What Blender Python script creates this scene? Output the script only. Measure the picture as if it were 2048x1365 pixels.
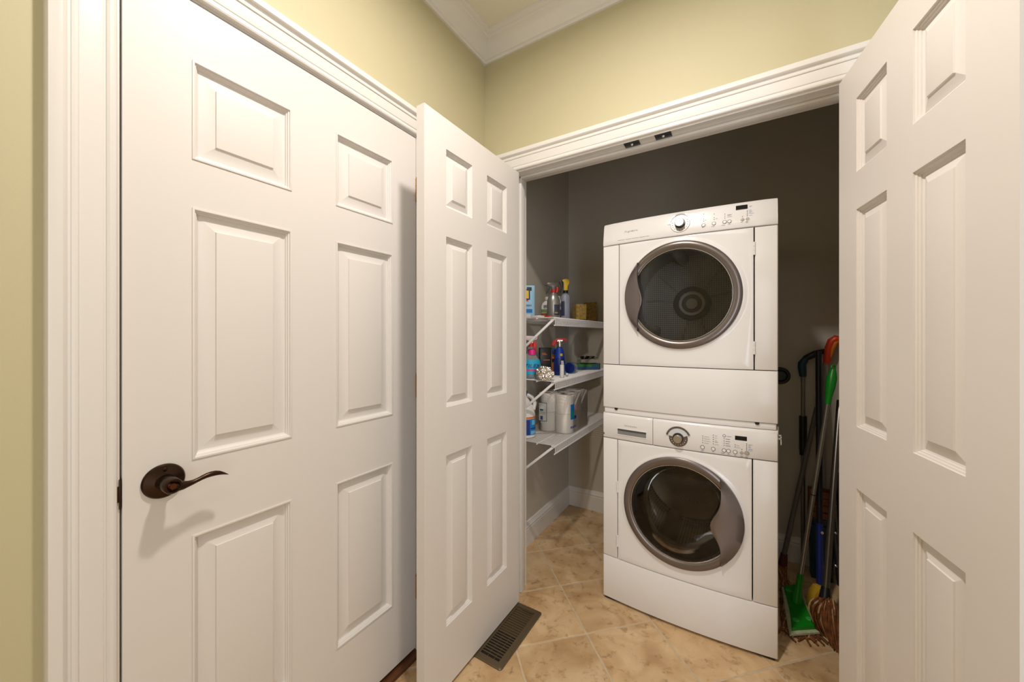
import bpy, bmesh, math, random
from mathutils import Vector, Matrix
random.seed(7)
for o in list(bpy.data.objects): bpy.data.objects.remove(o)
SC = bpy.context.scene
COL = SC.collection
PI = math.pi

# ------------------------------------------------------------------ camera, world, lights, exposure
CAM = Vector((1.097, -1.515, 1.26)); YAW = math.radians(31.7); FPX = 737.0; HOR = 673.0
cd = bpy.data.cameras.new('camera'); cam = bpy.data.objects.new('camera', cd); COL.objects.link(cam)
cam.location = CAM; cam.rotation_euler = (PI/2, 0, YAW)
cd.sensor_width = 36; cd.lens = 36*FPX/2048; cd.shift_y = -(682.5-HOR)/2048; cd.clip_start = .01
SC.camera = cam
w = bpy.data.worlds.new('world'); SC.world = w; w.use_nodes = True
w.node_tree.nodes['Background'].inputs[0].default_value = (.55, .6, .7, 1)
w.node_tree.nodes['Background'].inputs[1].default_value = .02

def lamp(name, typ, loc, energy, col, **kw):
    l = bpy.data.lights.new(name, typ); l.energy = energy; l.color = col
    for k, v in kw.items(): setattr(l, k, v)
    o = bpy.data.objects.new(name, l); COL.objects.link(o); o.location = loc
    return o
# flush downlight in the hallway ceiling, in front of the camera
lamp('ceiling_downlight', 'AREA', (.80, -.93, 2.705), 24, (1, .915, .85), shape='DISK', size=.11, spread=math.radians(168))
# added soft fill light further back in the hallway, no real fixture
lamp('rear_fill_light', 'AREA', (1.3, -2.0, 2.705), 7, (1, .925, .865), shape='DISK', size=.9)
# daylight coming through the open side of the hallway behind the camera
a = lamp('daylight_doorway', 'AREA', (2.18, -2.57, 1.15), 22, (.74, .83, 1), shape='RECTANGLE', size=.45, size_y=2.0)
a.rotation_euler = (PI/2, 0, 0)
SC.view_settings.view_transform = 'Standard'; SC.view_settings.look = 'None'
SC.view_settings.gamma = 1; SC.view_settings.use_curve_mapping = False
SC.view_settings.exposure = -0.03

# ------------------------------------------------------------------ helpers
FWD = Vector((-math.sin(YAW), math.cos(YAW), 0)); RGT = Vector((math.cos(YAW), math.sin(YAW), 0))
def ray(px, py): return FWD + RGT*((px-1024)/FPX) + Vector((0, 0, (HOR-py)/FPX))
def onY(px, py, Y): d = ray(px, py); return CAM + d*((Y-CAM.y)/d.y)
def onX(px, py, X): d = ray(px, py); return CAM + d*((X-CAM.x)/d.x)
def onZ(px, py, Z): d = ray(px, py); return CAM + d*((Z-CAM.z)/d.z)

def lin(c):
    def f(x):
        x /= 255
        return x/12.92 if x <= .04045 else ((x+.055)/1.055)**2.4
    return (f(c[0]), f(c[1]), f(c[2]), 1)

MATS = {}
def mat(name, rgb, rough=.5, metal=0, var=0, scale=8, bump=0, bscale=60, stretch=None, spec=.5, srgb=True, coat=0):
    if name in MATS: return MATS[name]
    m = bpy.data.materials.new(name); m.use_nodes = True; MATS[name] = m
    nt = m.node_tree; b = nt.nodes['Principled BSDF']
    c = lin(rgb) if srgb else (*rgb, 1)
    b.inputs['Base Color'].default_value = c; b.inputs['Roughness'].default_value = rough
    b.inputs['Metallic'].default_value = metal; b.inputs['Specular IOR Level'].default_value = spec
    b.inputs['Coat Weight'].default_value = coat
    if var or bump:
        tc = nt.nodes.new('ShaderNodeTexCoord'); mp = nt.nodes.new('ShaderNodeMapping')
        nt.links.new(tc.outputs['Object'], mp.inputs[0])
        if stretch: mp.inputs['Scale'].default_value = stretch
    if var:
        n = nt.nodes.new('ShaderNodeTexNoise'); n.inputs['Scale'].default_value = scale; n.inputs['Detail'].default_value = 5
        nt.links.new(mp.outputs[0], n.inputs['Vector'])
        r = nt.nodes.new('ShaderNodeMapRange'); r.inputs[1].default_value = .3; r.inputs[2].default_value = .7
        r.inputs[3].default_value = 1-var; r.inputs[4].default_value = 1+var
        nt.links.new(n.outputs[0], r.inputs[0])
        x = nt.nodes.new('ShaderNodeMix'); x.data_type = 'RGBA'; x.blend_type = 'MULTIPLY'; x.inputs[0].default_value = 1
        x.inputs[6].default_value = c; nt.links.new(r.outputs[0], x.inputs[7]); nt.links.new(x.outputs[2], b.inputs['Base Color'])
    if bump:
        n = nt.nodes.new('ShaderNodeTexNoise'); n.inputs['Scale'].default_value = bscale; n.inputs['Detail'].default_value = 3
        nt.links.new(mp.outputs[0], n.inputs['Vector'])
        bp = nt.nodes.new('ShaderNodeBump'); bp.inputs['Strength'].default_value = bump; bp.inputs['Distance'].default_value = .002
        nt.links.new(n.outputs[0], bp.inputs['Height']); nt.links.new(bp.outputs[0], b.inputs['Normal'])
    return m

def glassmat(name, tint, rough=.02, ior=1.45, haze=0, hcol=(.5, .5, .5)):
    m = bpy.data.materials.new(name); m.use_nodes = True; MATS[name] = m
    nt = m.node_tree; nt.nodes.remove(nt.nodes['Principled BSDF']); out = nt.nodes['Material Output']
    t = nt.nodes.new('ShaderNodeBsdfTransparent'); t.inputs[0].default_value = (*tint, 1)
    g = nt.nodes.new('ShaderNodeBsdfGlossy'); g.inputs['Roughness'].default_value = rough
    f = nt.nodes.new('ShaderNodeFresnel'); f.inputs[0].default_value = ior
    mx = nt.nodes.new('ShaderNodeMixShader')
    base = t
    if haze:
        d = nt.nodes.new('ShaderNodeBsdfDiffuse'); d.inputs[0].default_value = (*hcol, 1)
        h = nt.nodes.new('ShaderNodeMixShader'); h.inputs[0].default_value = haze
        nt.links.new(t.outputs[0], h.inputs[1]); nt.links.new(d.outputs[0], h.inputs[2]); base = h
    nt.links.new(f.outputs[0], mx.inputs[0]); nt.links.new(base.outputs[0], mx.inputs[1]); nt.links.new(g.outputs[0], mx.inputs[2])
    nt.links.new(mx.outputs[0], out.inputs[0])
    return m

class MB:
    def __init__(s): s.v = []; s.f = []
    def add(s, vs, fs):
        n = len(s.v); s.v += [tuple(p) for p in vs]; s.f += [tuple(i+n for i in f) for f in fs]; return s
    def box(s, lo, hi):
        x0, y0, z0 = lo; x1, y1, z1 = hi
        return s.add([(x0,y0,z0),(x1,y0,z0),(x1,y1,z0),(x0,y1,z0),(x0,y0,z1),(x1,y0,z1),(x1,y1,z1),(x0,y1,z1)],
                     [(0,3,2,1),(4,5,6,7),(0,1,5,4),(1,2,6,5),(2,3,7,6),(3,0,4,7)])
    def loops(s, L, close=True, cap0=False, cap1=False):
        n = len(L[0]); vs = [p for l in L for p in l]; fs = []
        for k in range(len(L)-1):
            for i in range(n if close else n-1):
                j = (i+1) % n; fs.append((k*n+i, k*n+j, (k+1)*n+j, (k+1)*n+i))
        if cap0: fs.append(tuple(range(n))[::-1])
        if cap1: fs.append(tuple(range((len(L)-1)*n, len(L)*n)))
        return s.add(vs, fs)
    def tube(s, path, r, n=10, cap=True, sq=1.0):
        P = [Vector(p) for p in path]; rs = r if isinstance(r, (list, tuple)) else [r]*len(P); L = []
        up = None
        for i, p in enumerate(P):
            d = (P[min(i+1, len(P)-1)]-P[max(i-1, 0)]).normalized()
            if up is None: up = d.orthogonal().normalized()
            up = (up-d*up.dot(d)).normalized(); q = d.cross(up)
            L.append([p+(up*math.cos(2*PI*k/n)+q*math.sin(2*PI*k/n)*sq)*rs[i] for k in range(n)])
        return s.loops(L, True, cap, cap)
    def lathe(s, prof, n=32, c=(0,0,0), sx=1, sy=1, axis='z', cap0=True, cap1=True):
        L = []
        for r, h in prof:
            l = []
            for k in range(n):
                a = 2*PI*k/n; u, v = r*sx*math.cos(a), r*sy*math.sin(a)
                l.append((c[0]+u, c[1]+v, c[2]+h) if axis == 'z' else (c[0]+u, c[1]-h, c[2]+v))   # axis 'y': height towards -y
            L.append(l)
        return s.loops(L, True, cap0, cap1)
    def prism(s, poly, d0, d1, fn):      # polygon (a,b) extruded over d
        n = len(poly)
        vs = [fn(a, b, d0) for a, b in poly]+[fn(a, b, d1) for a, b in poly]
        fs = [tuple(range(n))[::-1], tuple(range(n, 2*n))]+[(i, (i+1) % n, (i+1) % n+n, i+n) for i in range(n)]
        return s.add(vs, fs)
    def xf(s, M): s.v = [tuple(M @ Vector(p)) for p in s.v]; return s
    def mesh(s, name, m=None, bevel=0, seg=2, ang=35, smooth=True):
        me = bpy.data.meshes.new(name); me.from_pydata([tuple(p) for p in s.v], [], s.f)
        bm = bmesh.new(); bm.from_mesh(me)
        bmesh.ops.recalc_face_normals(bm, faces=bm.faces)
        if bevel:
            es = [e for e in bm.edges if len(e.link_faces) == 2 and e.calc_face_angle(0) > math.radians(40)]
            bmesh.ops.bevel(bm, geom=es, offset=bevel, segments=seg, affect='EDGES', profile=.5, clamp_overlap=True)
        bm.to_mesh(me); bm.free()
        if smooth:
            for p in me.polygons: p.use_smooth = True
            me.set_sharp_from_angle(angle=math.radians(ang))
        if m: me.materials.append(m)
        return me
    def build(s, name, m, parent=None, **kw):
        return link(name, s.mesh(name, m, **kw), parent)

def link(name, data, parent=None):
    o = bpy.data.objects.new(name, data); COL.objects.link(o)
    if parent: o.parent = parent
    return o
def tag(o, label=None, cat=None, group=None, kind=None):
    if label: o['label'] = label
    if cat: o['category'] = cat
    if group: o['group'] = group
    if kind: o['kind'] = kind
    return o
def thing(name, label, cat, loc=(0,0,0), rz=0, group=None, kind=None):
    o = link(name, None); o.location = loc; o.rotation_euler = (0, 0, rz); o.empty_display_size = .05
    return tag(o, label, cat, group, kind)
def box(lo, hi): return MB().box(lo, hi)

def text_polys(s, size, shear=0, align='LEFT', space=1):
    cu = bpy.data.curves.new('t', 'FONT'); cu.body = s; cu.size = size; cu.shear = shear; cu.align_x = align; cu.space_character = space
    cu.resolution_u = 2
    ob = bpy.data.objects.new('t', cu); COL.objects.link(ob)
    dg = bpy.context.evaluated_depsgraph_get(); dg.update()
    me = bpy.data.meshes.new_from_object(ob.evaluated_get(dg))
    vs = [tuple(v.co) for v in me.vertices]; fs = [tuple(p.vertices) for p in me.polygons]
    bpy.data.objects.remove(ob); bpy.data.curves.remove(cu); bpy.data.meshes.remove(me)
    return vs, fs
def add_text(mb, s, fn, size, **kw):      # fn(u, v) -> point on the surface
    vs, fs = text_polys(s, size, **kw)
    mb.add([fn(v[0], v[1]) for v in vs], fs); return mb

# ------------------------------------------------------------------ materials
TRIM = mat('white_trim_paint', (.76, .735, .70), .3, srgb=False, bump=.04, bscale=120)
DOORP = mat('white_door_paint', (.73, .695, .66), .45, spec=.35, srgb=False, bump=.07, bscale=90, stretch=(1, 1, .05))
YEL = mat('pale_yellow_wall_paint', (.55, .50, .315), .6, srgb=False, bump=.06, bscale=250)
CEIL = mat('ceiling_paint', (.80, .76, .64), .7, srgb=False)
CLO = mat('closet_wall_paint', (.55, .505, .43), .6, srgb=False, bump=.06, bscale=250)
ENAM = mat('white_appliance_enamel', (.80, .785, .77), .18, srgb=False)
PLAS = mat('white_appliance_plastic', (.79, .775, .76), .2, srgb=False)
DARKGAP = mat('dark_rubber_and_gap_shade', (20, 19, 18), .6)  # rubber parts, and dark pieces standing in for shaded gaps
TAUPE = mat('taupe_metallic_plastic', (122, 114, 111), .3, metal=.75)
SILV = mat('brushed_silver', (200, 196, 190), .25, metal=.9)
STEEL = mat('stainless_steel', (150, 145, 138), .32, metal=.9)
GREYP = mat('grey_print', (120, 114, 110), .5)
BLKP = mat('black_print', (40, 38, 36), .5)
BLUEP = mat('blue_print', (110, 140, 180), .5)
BRONZE = mat('oil_rubbed_bronze', (62, 45, 34), .28, metal=.85, var=.15, scale=30)
COPPER = mat('copper_button', (104, 62, 42), .3, metal=.9)
BRASS = mat('brass', (190, 150, 80), .3, metal=.9)
GROUT = mat('beige_grout', (200, 180, 150), .9, var=.1, scale=40)
WIRE = mat('white_vinyl_coated_wire', (.76, .75, .75), .4, srgb=False)
BLACK = mat('black_plastic', (22, 21, 22), .35)
WHITEP = mat('white_plastic', (222, 220, 216), .4)
DBLUE = mat('dark_blue_plastic', (24, 40, 110), .35)
BLUE = mat('bright_blue_print', (30, 110, 180), .45)
CYAN = mat('cyan_print', (70, 170, 205), .45)
TEAL = mat('teal_plastic', (10, 60, 75), .4)
RED = mat('red_plastic', (190, 32, 24), .4)
ORANGE = mat('orange_plastic', (214, 110, 30), .4)
YELLOW = mat('yellow_plastic', (220, 180, 30), .4)
GREEN = mat('green_plastic', (18, 140, 30), .35)
PINK = mat('pink_plastic', (225, 40, 130), .4)
REGM = mat('bronze_register_metal', (96, 82, 60), .42, metal=.35)
VOID = mat('duct_shade', (14, 11, 8), .8)
WALNUT = mat('stained_oak', (92, 54, 26), .4, var=.3, scale=14, stretch=(8, 1, 8))

def tile_material():
    m = bpy.data.materials.new('travertine_look_tile'); m.use_nodes = True
    nt = m.node_tree; b = nt.nodes['Principled BSDF']; N = nt.nodes.new; K = nt.links.new
    g = N('ShaderNodeNewGeometry'); oi = N('ShaderNodeObjectInfo')
    ad = N('ShaderNodeVectorMath'); ad.operation = 'MULTIPLY_ADD'; ad.inputs[1].default_value = (1, 1, 1)
    sc = N('ShaderNodeVectorMath'); sc.operation = 'SCALE'; sc.inputs[0].default_value = (17, 9, 5); K(oi.outputs['Random'], sc.inputs['Scale'])
    K(g.outputs['Position'], ad.inputs[0]); K(sc.outputs[0], ad.inputs[2])
    n1 = N('ShaderNodeTexNoise'); n1.inputs['Scale'].default_value = 7; n1.inputs['Detail'].default_value = 6; n1.inputs['Distortion'].default_value = .6
    n2 = N('ShaderNodeTexNoise'); n2.inputs['Scale'].default_value = 24; n2.inputs['Detail'].default_value = 9; n2.inputs['Distortion'].default_value = .35; n2.inputs['Roughness'].default_value = .72
    K(ad.outputs[0], n1.inputs['Vector']); K(ad.outputs[0], n2.inputs['Vector'])
    cr = N('ShaderNodeValToRGB'); e = cr.color_ramp.elements
    e[0].position = .32; e[0].color = lin((176, 141, 100)); e[1].position = .68; e[1].color = lin((214, 186, 146))
    x = e.new(.5); x.color = lin((198, 166, 124))
    K(n1.outputs[0], cr.inputs[0])
    c2 = N('ShaderNodeValToRGB'); f = c2.color_ramp.elements
    f[0].position = .34; f[0].color = (.50, .42, .34, 1); f[1].position = .46; f[1].color = (1, 1, 1, 1)
    K(n2.outputs[0], c2.inputs[0])
    mx = N('ShaderNodeMix'); mx.data_type = 'RGBA'; mx.blend_type = 'MULTIPLY'; mx.inputs[0].default_value = .75
    K(cr.outputs[0], mx.inputs[6]); K(c2.outputs[0], mx.inputs[7])
    hs = N('ShaderNodeMapRange'); hs.inputs[3].default_value = .97; hs.inputs[4].default_value = 1.17; K(oi.outputs['Random'], hs.inputs[0])
    m2 = N('ShaderNodeMix'); m2.data_type = 'RGBA'; m2.blend_type = 'MULTIPLY'; m2.inputs[0].default_value = 1
    K(mx.outputs[2], m2.inputs[6]); K(hs.outputs[0], m2.inputs[7]); K(m2.outputs[2], b.inputs['Base Color'])
    b.inputs['Roughness'].default_value = .42
    bp = N('ShaderNodeBump'); bp.inputs['Strength'].default_value = .25; bp.inputs['Distance'].default_value = .003
    K(n2.outputs[0], bp.inputs['Height']); K(bp.outputs[0], b.inputs['Normal'])
    return m
TILE = tile_material()

# ------------------------------------------------------------------ room shell
XR, YB, ZC = 2.45, -2.6, 2.715          # hallway right wall, rear wall, ceiling
WT = .115                               # closet wall thickness
CB, CR = 1.07, 1.64                     # closet back / right
HX0, HX1, HZ = .175, 1.395, 2.045       # closet opening inside the jambs
DY0, DY1, DZ0, DZ1 = -1.288, -.469, .022, 2.048   # hinged hall door slab
J = .02
def S(name, mb, m, label, cat, parent=None, **kw):
    o = mb.build(name, m, parent, **kw)
    if not parent: tag(o, label, cat, kind='structure')
    return o
mb = box((-.12, YB-.12, 0), (0, DY0-.004-J, ZC)).box((-.12, DY1+.004+J, 0), (0, WT*.5, ZC)).box((-.12, DY0-.004-J, DZ1+.004+J), (0, DY1+.004+J, ZC))
S('wall_left', mb, YEL, 'pale yellow hallway wall with the closed white door', 'wall')
mb = box((0, 0, 0), (HX0-J, WT*.5, ZC)).box((HX1+J, 0, 0), (XR, WT*.5, ZC)).box((HX0-J, 0, HZ+J), (HX1+J, WT*.5, ZC))
S('wall_back', mb, YEL, 'pale yellow wall above the open closet', 'wall')
S('wall_right', box((XR, YB-.12, 0), (XR+.12, WT, ZC)), YEL, 'yellow hallway wall on the right', 'wall')
S('wall_rear', box((0, YB-.12, 0), (XR, YB, ZC)), YEL, 'yellow hallway wall behind the viewer', 'wall')
mb = box((-.12, WT*.5, 0), (0, CB+.1, ZC))
S('wall_closet_left', mb, CLO, 'grey-white closet side wall behind the wire shelves', 'wall')
mb = box((0, WT*.5, 0), (HX0-J, WT, ZC)).box((HX1+J, WT*.5, 0), (CR, WT, ZC)).box((HX0-J, WT*.5, HZ+J), (HX1+J, WT, ZC))
S('wall_closet_front', mb, CLO, 'inner face of the closet front wall', 'wall')
S('wall_closet_back', box((0, CB, 0), (CR, CB+.1, ZC)), CLO, 'shadowed grey closet back wall behind the stacked machines', 'wall')
S('wall_closet_right', box((CR, WT, 0), (CR+.1, CB+.1, ZC)), CLO, 'closet side wall behind the mops', 'wall')
S('ceiling', box((-.12, YB-.12, ZC), (XR+.12, CB+.1, ZC+.05)), CEIL, 'off-white ceiling inside the crown moulding', 'ceiling')

# floor: grout bed and diagonal tiles
fl = S('floor', box((-.12, YB-.12, -.05), (XR+.12, CB+.1, -.0016)), GROUT, 'beige diagonal stone-look tile floor with pale grout', 'floor')
TP = .309; GR = .0042
u = Vector((1, -1, 0)).normalized(); v = Vector((1, 1, 0)).normalized(); A = Vector((.327, .197, 0))
def clip(poly, ax, lim, keep_less):
    out = []
    for i in range(len(poly)):
        p, q = poly[i], poly[(i+1) % len(poly)]
        ip = (p[ax] <= lim) == keep_less; iq = (q[ax] <= lim) == keep_less
        if ip: out.append(p)
        if ip != iq: t = (lim-p[ax])/(q[ax]-p[ax]); out.append(p.lerp(q, t))
    return out
def wavy(i, j):      # slightly irregular edge like the real cast tiles
    h = TP/2-GR; pts = []
    rr = random.Random(i*97+j*13)
    cs = [(-h, -h), (h, -h), (h, h), (-h, h)]
    for k in range(4):
        a, b = cs[k], cs[(k+1) % 4]
        for t in range(8):
            s = t/8; px, py = a[0]+(b[0]-a[0])*s, a[1]+(b[1]-a[1])*s
            w = rr.uniform(-.0012, .0012)
            pts.append((px+(w if k % 2 else 0), py+(0 if k % 2 else w)))
    return pts
def tile_mb(mb, poly):
    n = len(poly); c = sum(poly, Vector())/n
    low = [Vector((p.x, p.y, -.004)) for p in poly]; mid = [Vector((p.x, p.y, -.0012)) for p in poly]
    top = [p+(c-p).normalized()*.0022 for p in poly]
    mb.loops([low, mid, top], True, False, True)
rest = MB()
for i in range(-12, 14):
    for j in range(-14, 14):
        c = A+u*TP*(i+.5)+v*TP*(j+.5)
        if not (-.25 < c.x < XR+.25 and YB-.25 < c.y < CB+.25): continue
        if c.x > CR and c.y > WT+.2: continue
        P = [c+u*a+v*b for a, b in wavy(i, j)]
        for ax, lim, less in ((0, 0, False), (0, XR, True), (1, YB, False), (1, CB, True)):
            if P: P = clip(P, ax, lim, less)
        if len(P) < 3: continue
        if -.62 < c.y and c.x < 1.75:
            t = MB(); tile_mb(t, P); o = t.build('floor_tile', TILE, fl, smooth=False)
        else: tile_mb(rest, P)
o = rest.build('tile_field', TILE, fl, smooth=False); o['kind'] = 'stuff'

# mouldings: profile (u outward from the opening, w out of the wall) swept along a straight run with mitred ends
def sweep(mb, prof, pts_fn):
    L = [[pts_fn(e, a, b) for a, b in prof] for e in (0, 1)]
    return mb.loops(L, True, True, True)
CAS = [(0,0),(0,.008),(.002,.0115),(.006,.0135),(.011,.0135),(.015,.0115),(.0165,.0095),(.0185,.0095),(.0195,.0115),(.022,.0125),(.052,.0145),
       (.054,.0175),(.058,.0185),(.062,.0175),(.0635,.0155),(.067,.0165),(.070,.0225),(.074,.026),(.086,.027),(.091,.0255),(.093,.022),(.094,.016),(.094,0)]
def casing(tname, label, plane, a0, a1, ztop):
    # plane 'X': wall X=0 facing +X, runs along Y;  plane 'Y': wall Y=0 facing -Y, runs along X
    root = thing(tname, label, 'trim', kind='structure')
    def P(a, z, d): return (d, a, z) if plane == 'X' else (a, -d, z)
    for side, a in ((-1, a0), (1, a1)):
        sweep(MB(), CAS, lambda e, q, d: P(a+side*q, 0 if e == 0 else ztop+q, d)).build('casing_leg', TRIM, root, ang=25)
    sweep(MB(), CAS, lambda e, q, d: P(a0-q if e == 0 else a1+q, ztop+q, d)).build('casing_head', TRIM, root, ang=25)
    return root
casing('trim_1', 'white moulded casing around the closed hall door', 'X', DY0-.009, DY1+.009, DZ1+.009)
casing('trim_2', 'white moulded casing around the open closet', 'Y', HX0-.006, HX1+.006, HZ+.006)
# jambs
jm = thing('trim_3', 'white jamb lining the closet opening', 'trim', kind='structure')
box((HX0-J, -.001, 0), (HX0, WT+.001, HZ)).build('jamb', TRIM, jm)
box((HX1, -.001, 0), (HX1+J, WT+.001, HZ)).build('jamb', TRIM, jm)
box((HX0-J, -.001, HZ), (HX1+J, WT+.001, HZ+J)).build('head_jamb', TRIM, jm)
box((HX0, .045, 0), (HX0+.011, .085, HZ)).build('door_stop', TRIM, jm, bevel=.003)
box((HX1-.011, .045, 0), (HX1, .085, HZ)).build('door_stop', TRIM, jm, bevel=.003)
box((HX0, .045, HZ-.011), (HX1, .085, HZ)).build('door_stop', TRIM, jm, bevel=.003)
jd = thing('trim_4', 'white jamb lining the closed hall door', 'trim', kind='structure')
g = .004
box((-.12, DY0-g-J, 0), (.0005, DY0-g, DZ1+g)).build('jamb', TRIM, jd)
box((-.12, DY1+g, 0), (.0005, DY1+g+J, DZ1+g)).build('jamb', TRIM, jd)
box((-.12, DY0-g-J, DZ1+g), (.0005, DY1+g+J, DZ1+g+J)).build('head_jamb', TRIM, jd)
mb = box((-.075, DY0-g, 0), (-.038, DY0+.009, DZ1+g)).box((-.075, DY1-.009, 0), (-.038, DY1+g, DZ1+g)).box((-.075, DY0, DZ1-.009), (-.038, DY1, DZ1+g))
mb.build('door_stop', TRIM, jd)
# dark strike plate on the latch-side jamb
mb = box((-.03, DY0-g-.001, .90), (.004, DY0-g+.0018, .962)).box((.001, DY0-g-.009, .915), (.0035, DY0-g+.001, .948))
mb.build('strike_plate', BRONZE, jd, bevel=.0008)
S('threshold', box((-.12, DY0-g, -.003), (.028, DY1+g, .012)), WALNUT, 'dark stained wooden threshold under the closed door', 'threshold', bevel=.004)

# crown
CRN = [(0, -.088),(.010, -.088),(.013, -.080),(.013, -.076),(.018, -.074),(.022, -.068),(.030, -.052),(.046, -.036),(.062, -.029),(.074, -.026),(.076, -.0175),(.089, -.0160),(.094, -.0135),(.094, 0),(0, 0)]
ck = thing('trim_5', 'cream crown moulding around the hallway ceiling', 'trim', kind='structure')
def crown(fn): sweep(MB(), CRN, fn).build('crown', TRIM, ck, ang=25)
crown(lambda e, d, z: (d, -d if e == 0 else YB+d, ZC+z))
crown(lambda e, d, z: (d if e == 0 else XR-d, -d, ZC+z))
crown(lambda e, d, z: (XR-d, -d if e == 0 else YB+d, ZC+z))
crown(lambda e, d, z: (d if e == 0 else XR-d, YB+d, ZC+z))
# baseboards
BAS = [(0,0),(.015,0),(.015,.098),(.013,.102),(.013,.108),(.016,.112),(.013,.120),(.0085,.128),(.007,.138),(0,.14)]
def base(name, label, fn): S(name, sweep(MB(), BAS, fn), TRIM, label, 'baseboard', ang=25)
base('baseboard_closet_left', 'white baseboard under the wire shelves', lambda e, d, z: (d, WT if e == 0 else CB-d, z))
base('baseboard_closet_back', 'white baseboard along the closet back wall', lambda e, d, z: (d if e == 0 else CR-d, CB-d, z))
base('baseboard_closet_right', 'white baseboard beside the mops', lambda e, d, z: (CR-d, WT if e == 0 else CB-d, z))
base('baseboard_left', 'white baseboard left of the closed door', lambda e, d, z: (d, YB if e == 0 else DY0-.106, z))
base('baseboard_rear', 'white baseboard behind the viewer', lambda e, d, z: (0 if e == 0 else XR, YB+d, z))
base('baseboard_right', 'white baseboard on the right hallway wall', lambda e, d, z: (XR-d, YB if e == 0 else 0, z))
base('baseboard_back', 'white baseboard right of the closet', lambda e, d, z: (HX1+.102 if e == 0 else XR, -d, z))

# ------------------------------------------------------------------ six-panel doors
def ring_panel(x0, x1, z0, z1, T, prof):
    mb = MB()
    for side in (0, 1):
        L = []
        for d, n in prof:
            y = n if side == 0 else T-n
            L.append([(x0+d, y, z0+d), (x1-d, y, z0+d), (x1-d, y, z1-d), (x0+d, y, z1-d)])
        mb.loops(L, True, False, True)
    return mb
def door_leaf(root, W, zb, zt, T, cols, rows, prof, m):
    (a0, a1), (b0, b1) = cols
    for x0, x1 in ((0, a0), (b1, W)): box((x0, 0, zb), (x1, T, zt)).build('stile', m, root)
    zz = [zb]+[q for r in rows for q in r]+[zt]
    for k in range(0, len(zz), 2): box((a0, 0, zz[k]), (b1, T, zz[k+1])).build('rail', m, root)
    for z0, z1 in rows:
        box((a1, 0, z0), (b0, T, z1)).build('mullion', m, root)
        for x0, x1 in cols:
            ring_panel(x0, x1, z0, z1, T, prof).build('panel', m, root, ang=20)
P1 = [(0,0),(.0,-.0022),(.0035,-.0026),(.0048,-.0022),(.0055,.0014),(.0085,.0026),(.0092,.0056),(.0120,.0080),(.0128,.0118),(.0160,.0130),(.0205,.0128),(.047,.0050),(.0480,.0018),(.05,.0015)]
P2 = [(0,0),(.0006,.004),(.0045,.0050),(.0052,.0078),(.0085,.0088),(.0092,.012),(.0135,.0135),(.036,.0062),(.0375,.0035),(.039,.0032)]
d1 = thing('door_1', 'closed white six-panel hall door with dark bronze lever', 'door', (0, DY0, 0), PI/2, kind='structure')
W1 = DY1-DY0
door_leaf(d1, W1, DZ0, DZ1, .035, ((.1155, .342), (.479, .704)), ((.257, .79), (.969, 1.564), (1.678, 1.912)), P1, DOORP)
HXL, HYL = .213, -.022
LW = .612
cols2 = ((.107, .2565), (.3555, .505)); rows2 = ((.229, .836), (1.008, 1.614), (1.718, 1.924))
l1 = thing('door_2', 'white six-panel closet leaf standing open on the left', 'door', (HXL, HYL-LW, 0), PI/2, kind='structure')
door_leaf(l1, LW, .012, 2.031, .035, cols2, rows2, P2, DOORP)
l2 = thing('door_3', 'white six-panel closet leaf standing open on the right', 'door', (1.356, -.030, 0), math.radians(-80.3), kind='structure')
door_leaf(l2, LW, .012, 2.031, .035, cols2, rows2, P2, DOORP)
def hinge(root, x, y, z, m):
    mb = MB()
    for k in range(3): mb.lathe([(.0055, 0), (.0055, .028)], 12, (x, y, z+.0295*k))
    mb.lathe([(.0035, -.004), (.0035, .093)], 10, (x, y, z))
    mb.build('hinge', m, root)
for z in (.22, 1.02, 1.80):
    hinge(d1, W1+.003, -.004, z, BRASS)
    hinge(l1, LW+.004, .037, z, BRASS); hinge(l2, -.004, .037, z, BRASS)

# lever handle (child of the hall door)
hz = .9365; hx = onX(327, 962, .0).y-DY0
ros = MB().lathe([(.0, .0), (.0375, 0), (.0375, .003), (.035, .0065), (.024, .0095), (.0175, .0115), (.0165, .0135), (0, .0135)], 48, (hx, 0, hz), axis='y', cap0=False, cap1=False).build('lever_handle', BRONZE, d1)
ros['label'] = 'oil-rubbed bronze lever handle with round rose'
mb = MB().lathe([(.0135, .010), (.0135, .030), (.0165, .034), (.0165, .058), (.0150, .0605), (.0115, .0605), (.0115, .054), (0, .054)], 36, (hx, 0, hz), axis='y', cap0=False, cap1=False)
mb.build('neck', BRONZE, ros)
# the wave-shaped lever
LC = [(600, 515, 60), (640, 513, 58), (700, 507, 53), (750, 497, 46), (800, 483, 34), (850, 465, 27), (900, 441, 24), (950, 415, 25), (1000, 392, 27), (1050, 375, 28), (1100, 364, 27), (1150, 361, 22), (1195, 367, 13), (1225, 374, 6), (1242, 379, 1.5)]
L = []
for k, (a, b, h_) in enumerate(LC):
    t = k/(len(LC)-1); p = onX(230+a/5.46, 880+b/5.46, .052-.006*t); q = onX(230+a/5.46, 880+(b+h_)/5.46, .052-.006*t)
    hh = p.z-q.z; th = min(.0075, .0035+hh*.4) if k < len(LC)-1 else .001
    L.append([(p.y-DY0, -(p.x)+th*math.cos(2*PI*n_/14), p.z+hh*math.sin(2*PI*n_/14)) for n_ in range(14)])
MB().loops(L, True, True, True).build('lever', BRONZE, ros)
MB().lathe([(.0, .0595), (.006, .0595), (.006, .0565), (.009, .0545)], 20, (hx, 0, hz), axis='y', cap0=False, cap1=False).build('privacy_button', COPPER, ros)
MB().lathe([(.0045, .006), (.0045, .0098), (.003, .0115), (0, .012)], 16, (hx, 0, hz+.027), axis='y', cap0=False).build('screw', BRONZE, ros)
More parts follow.
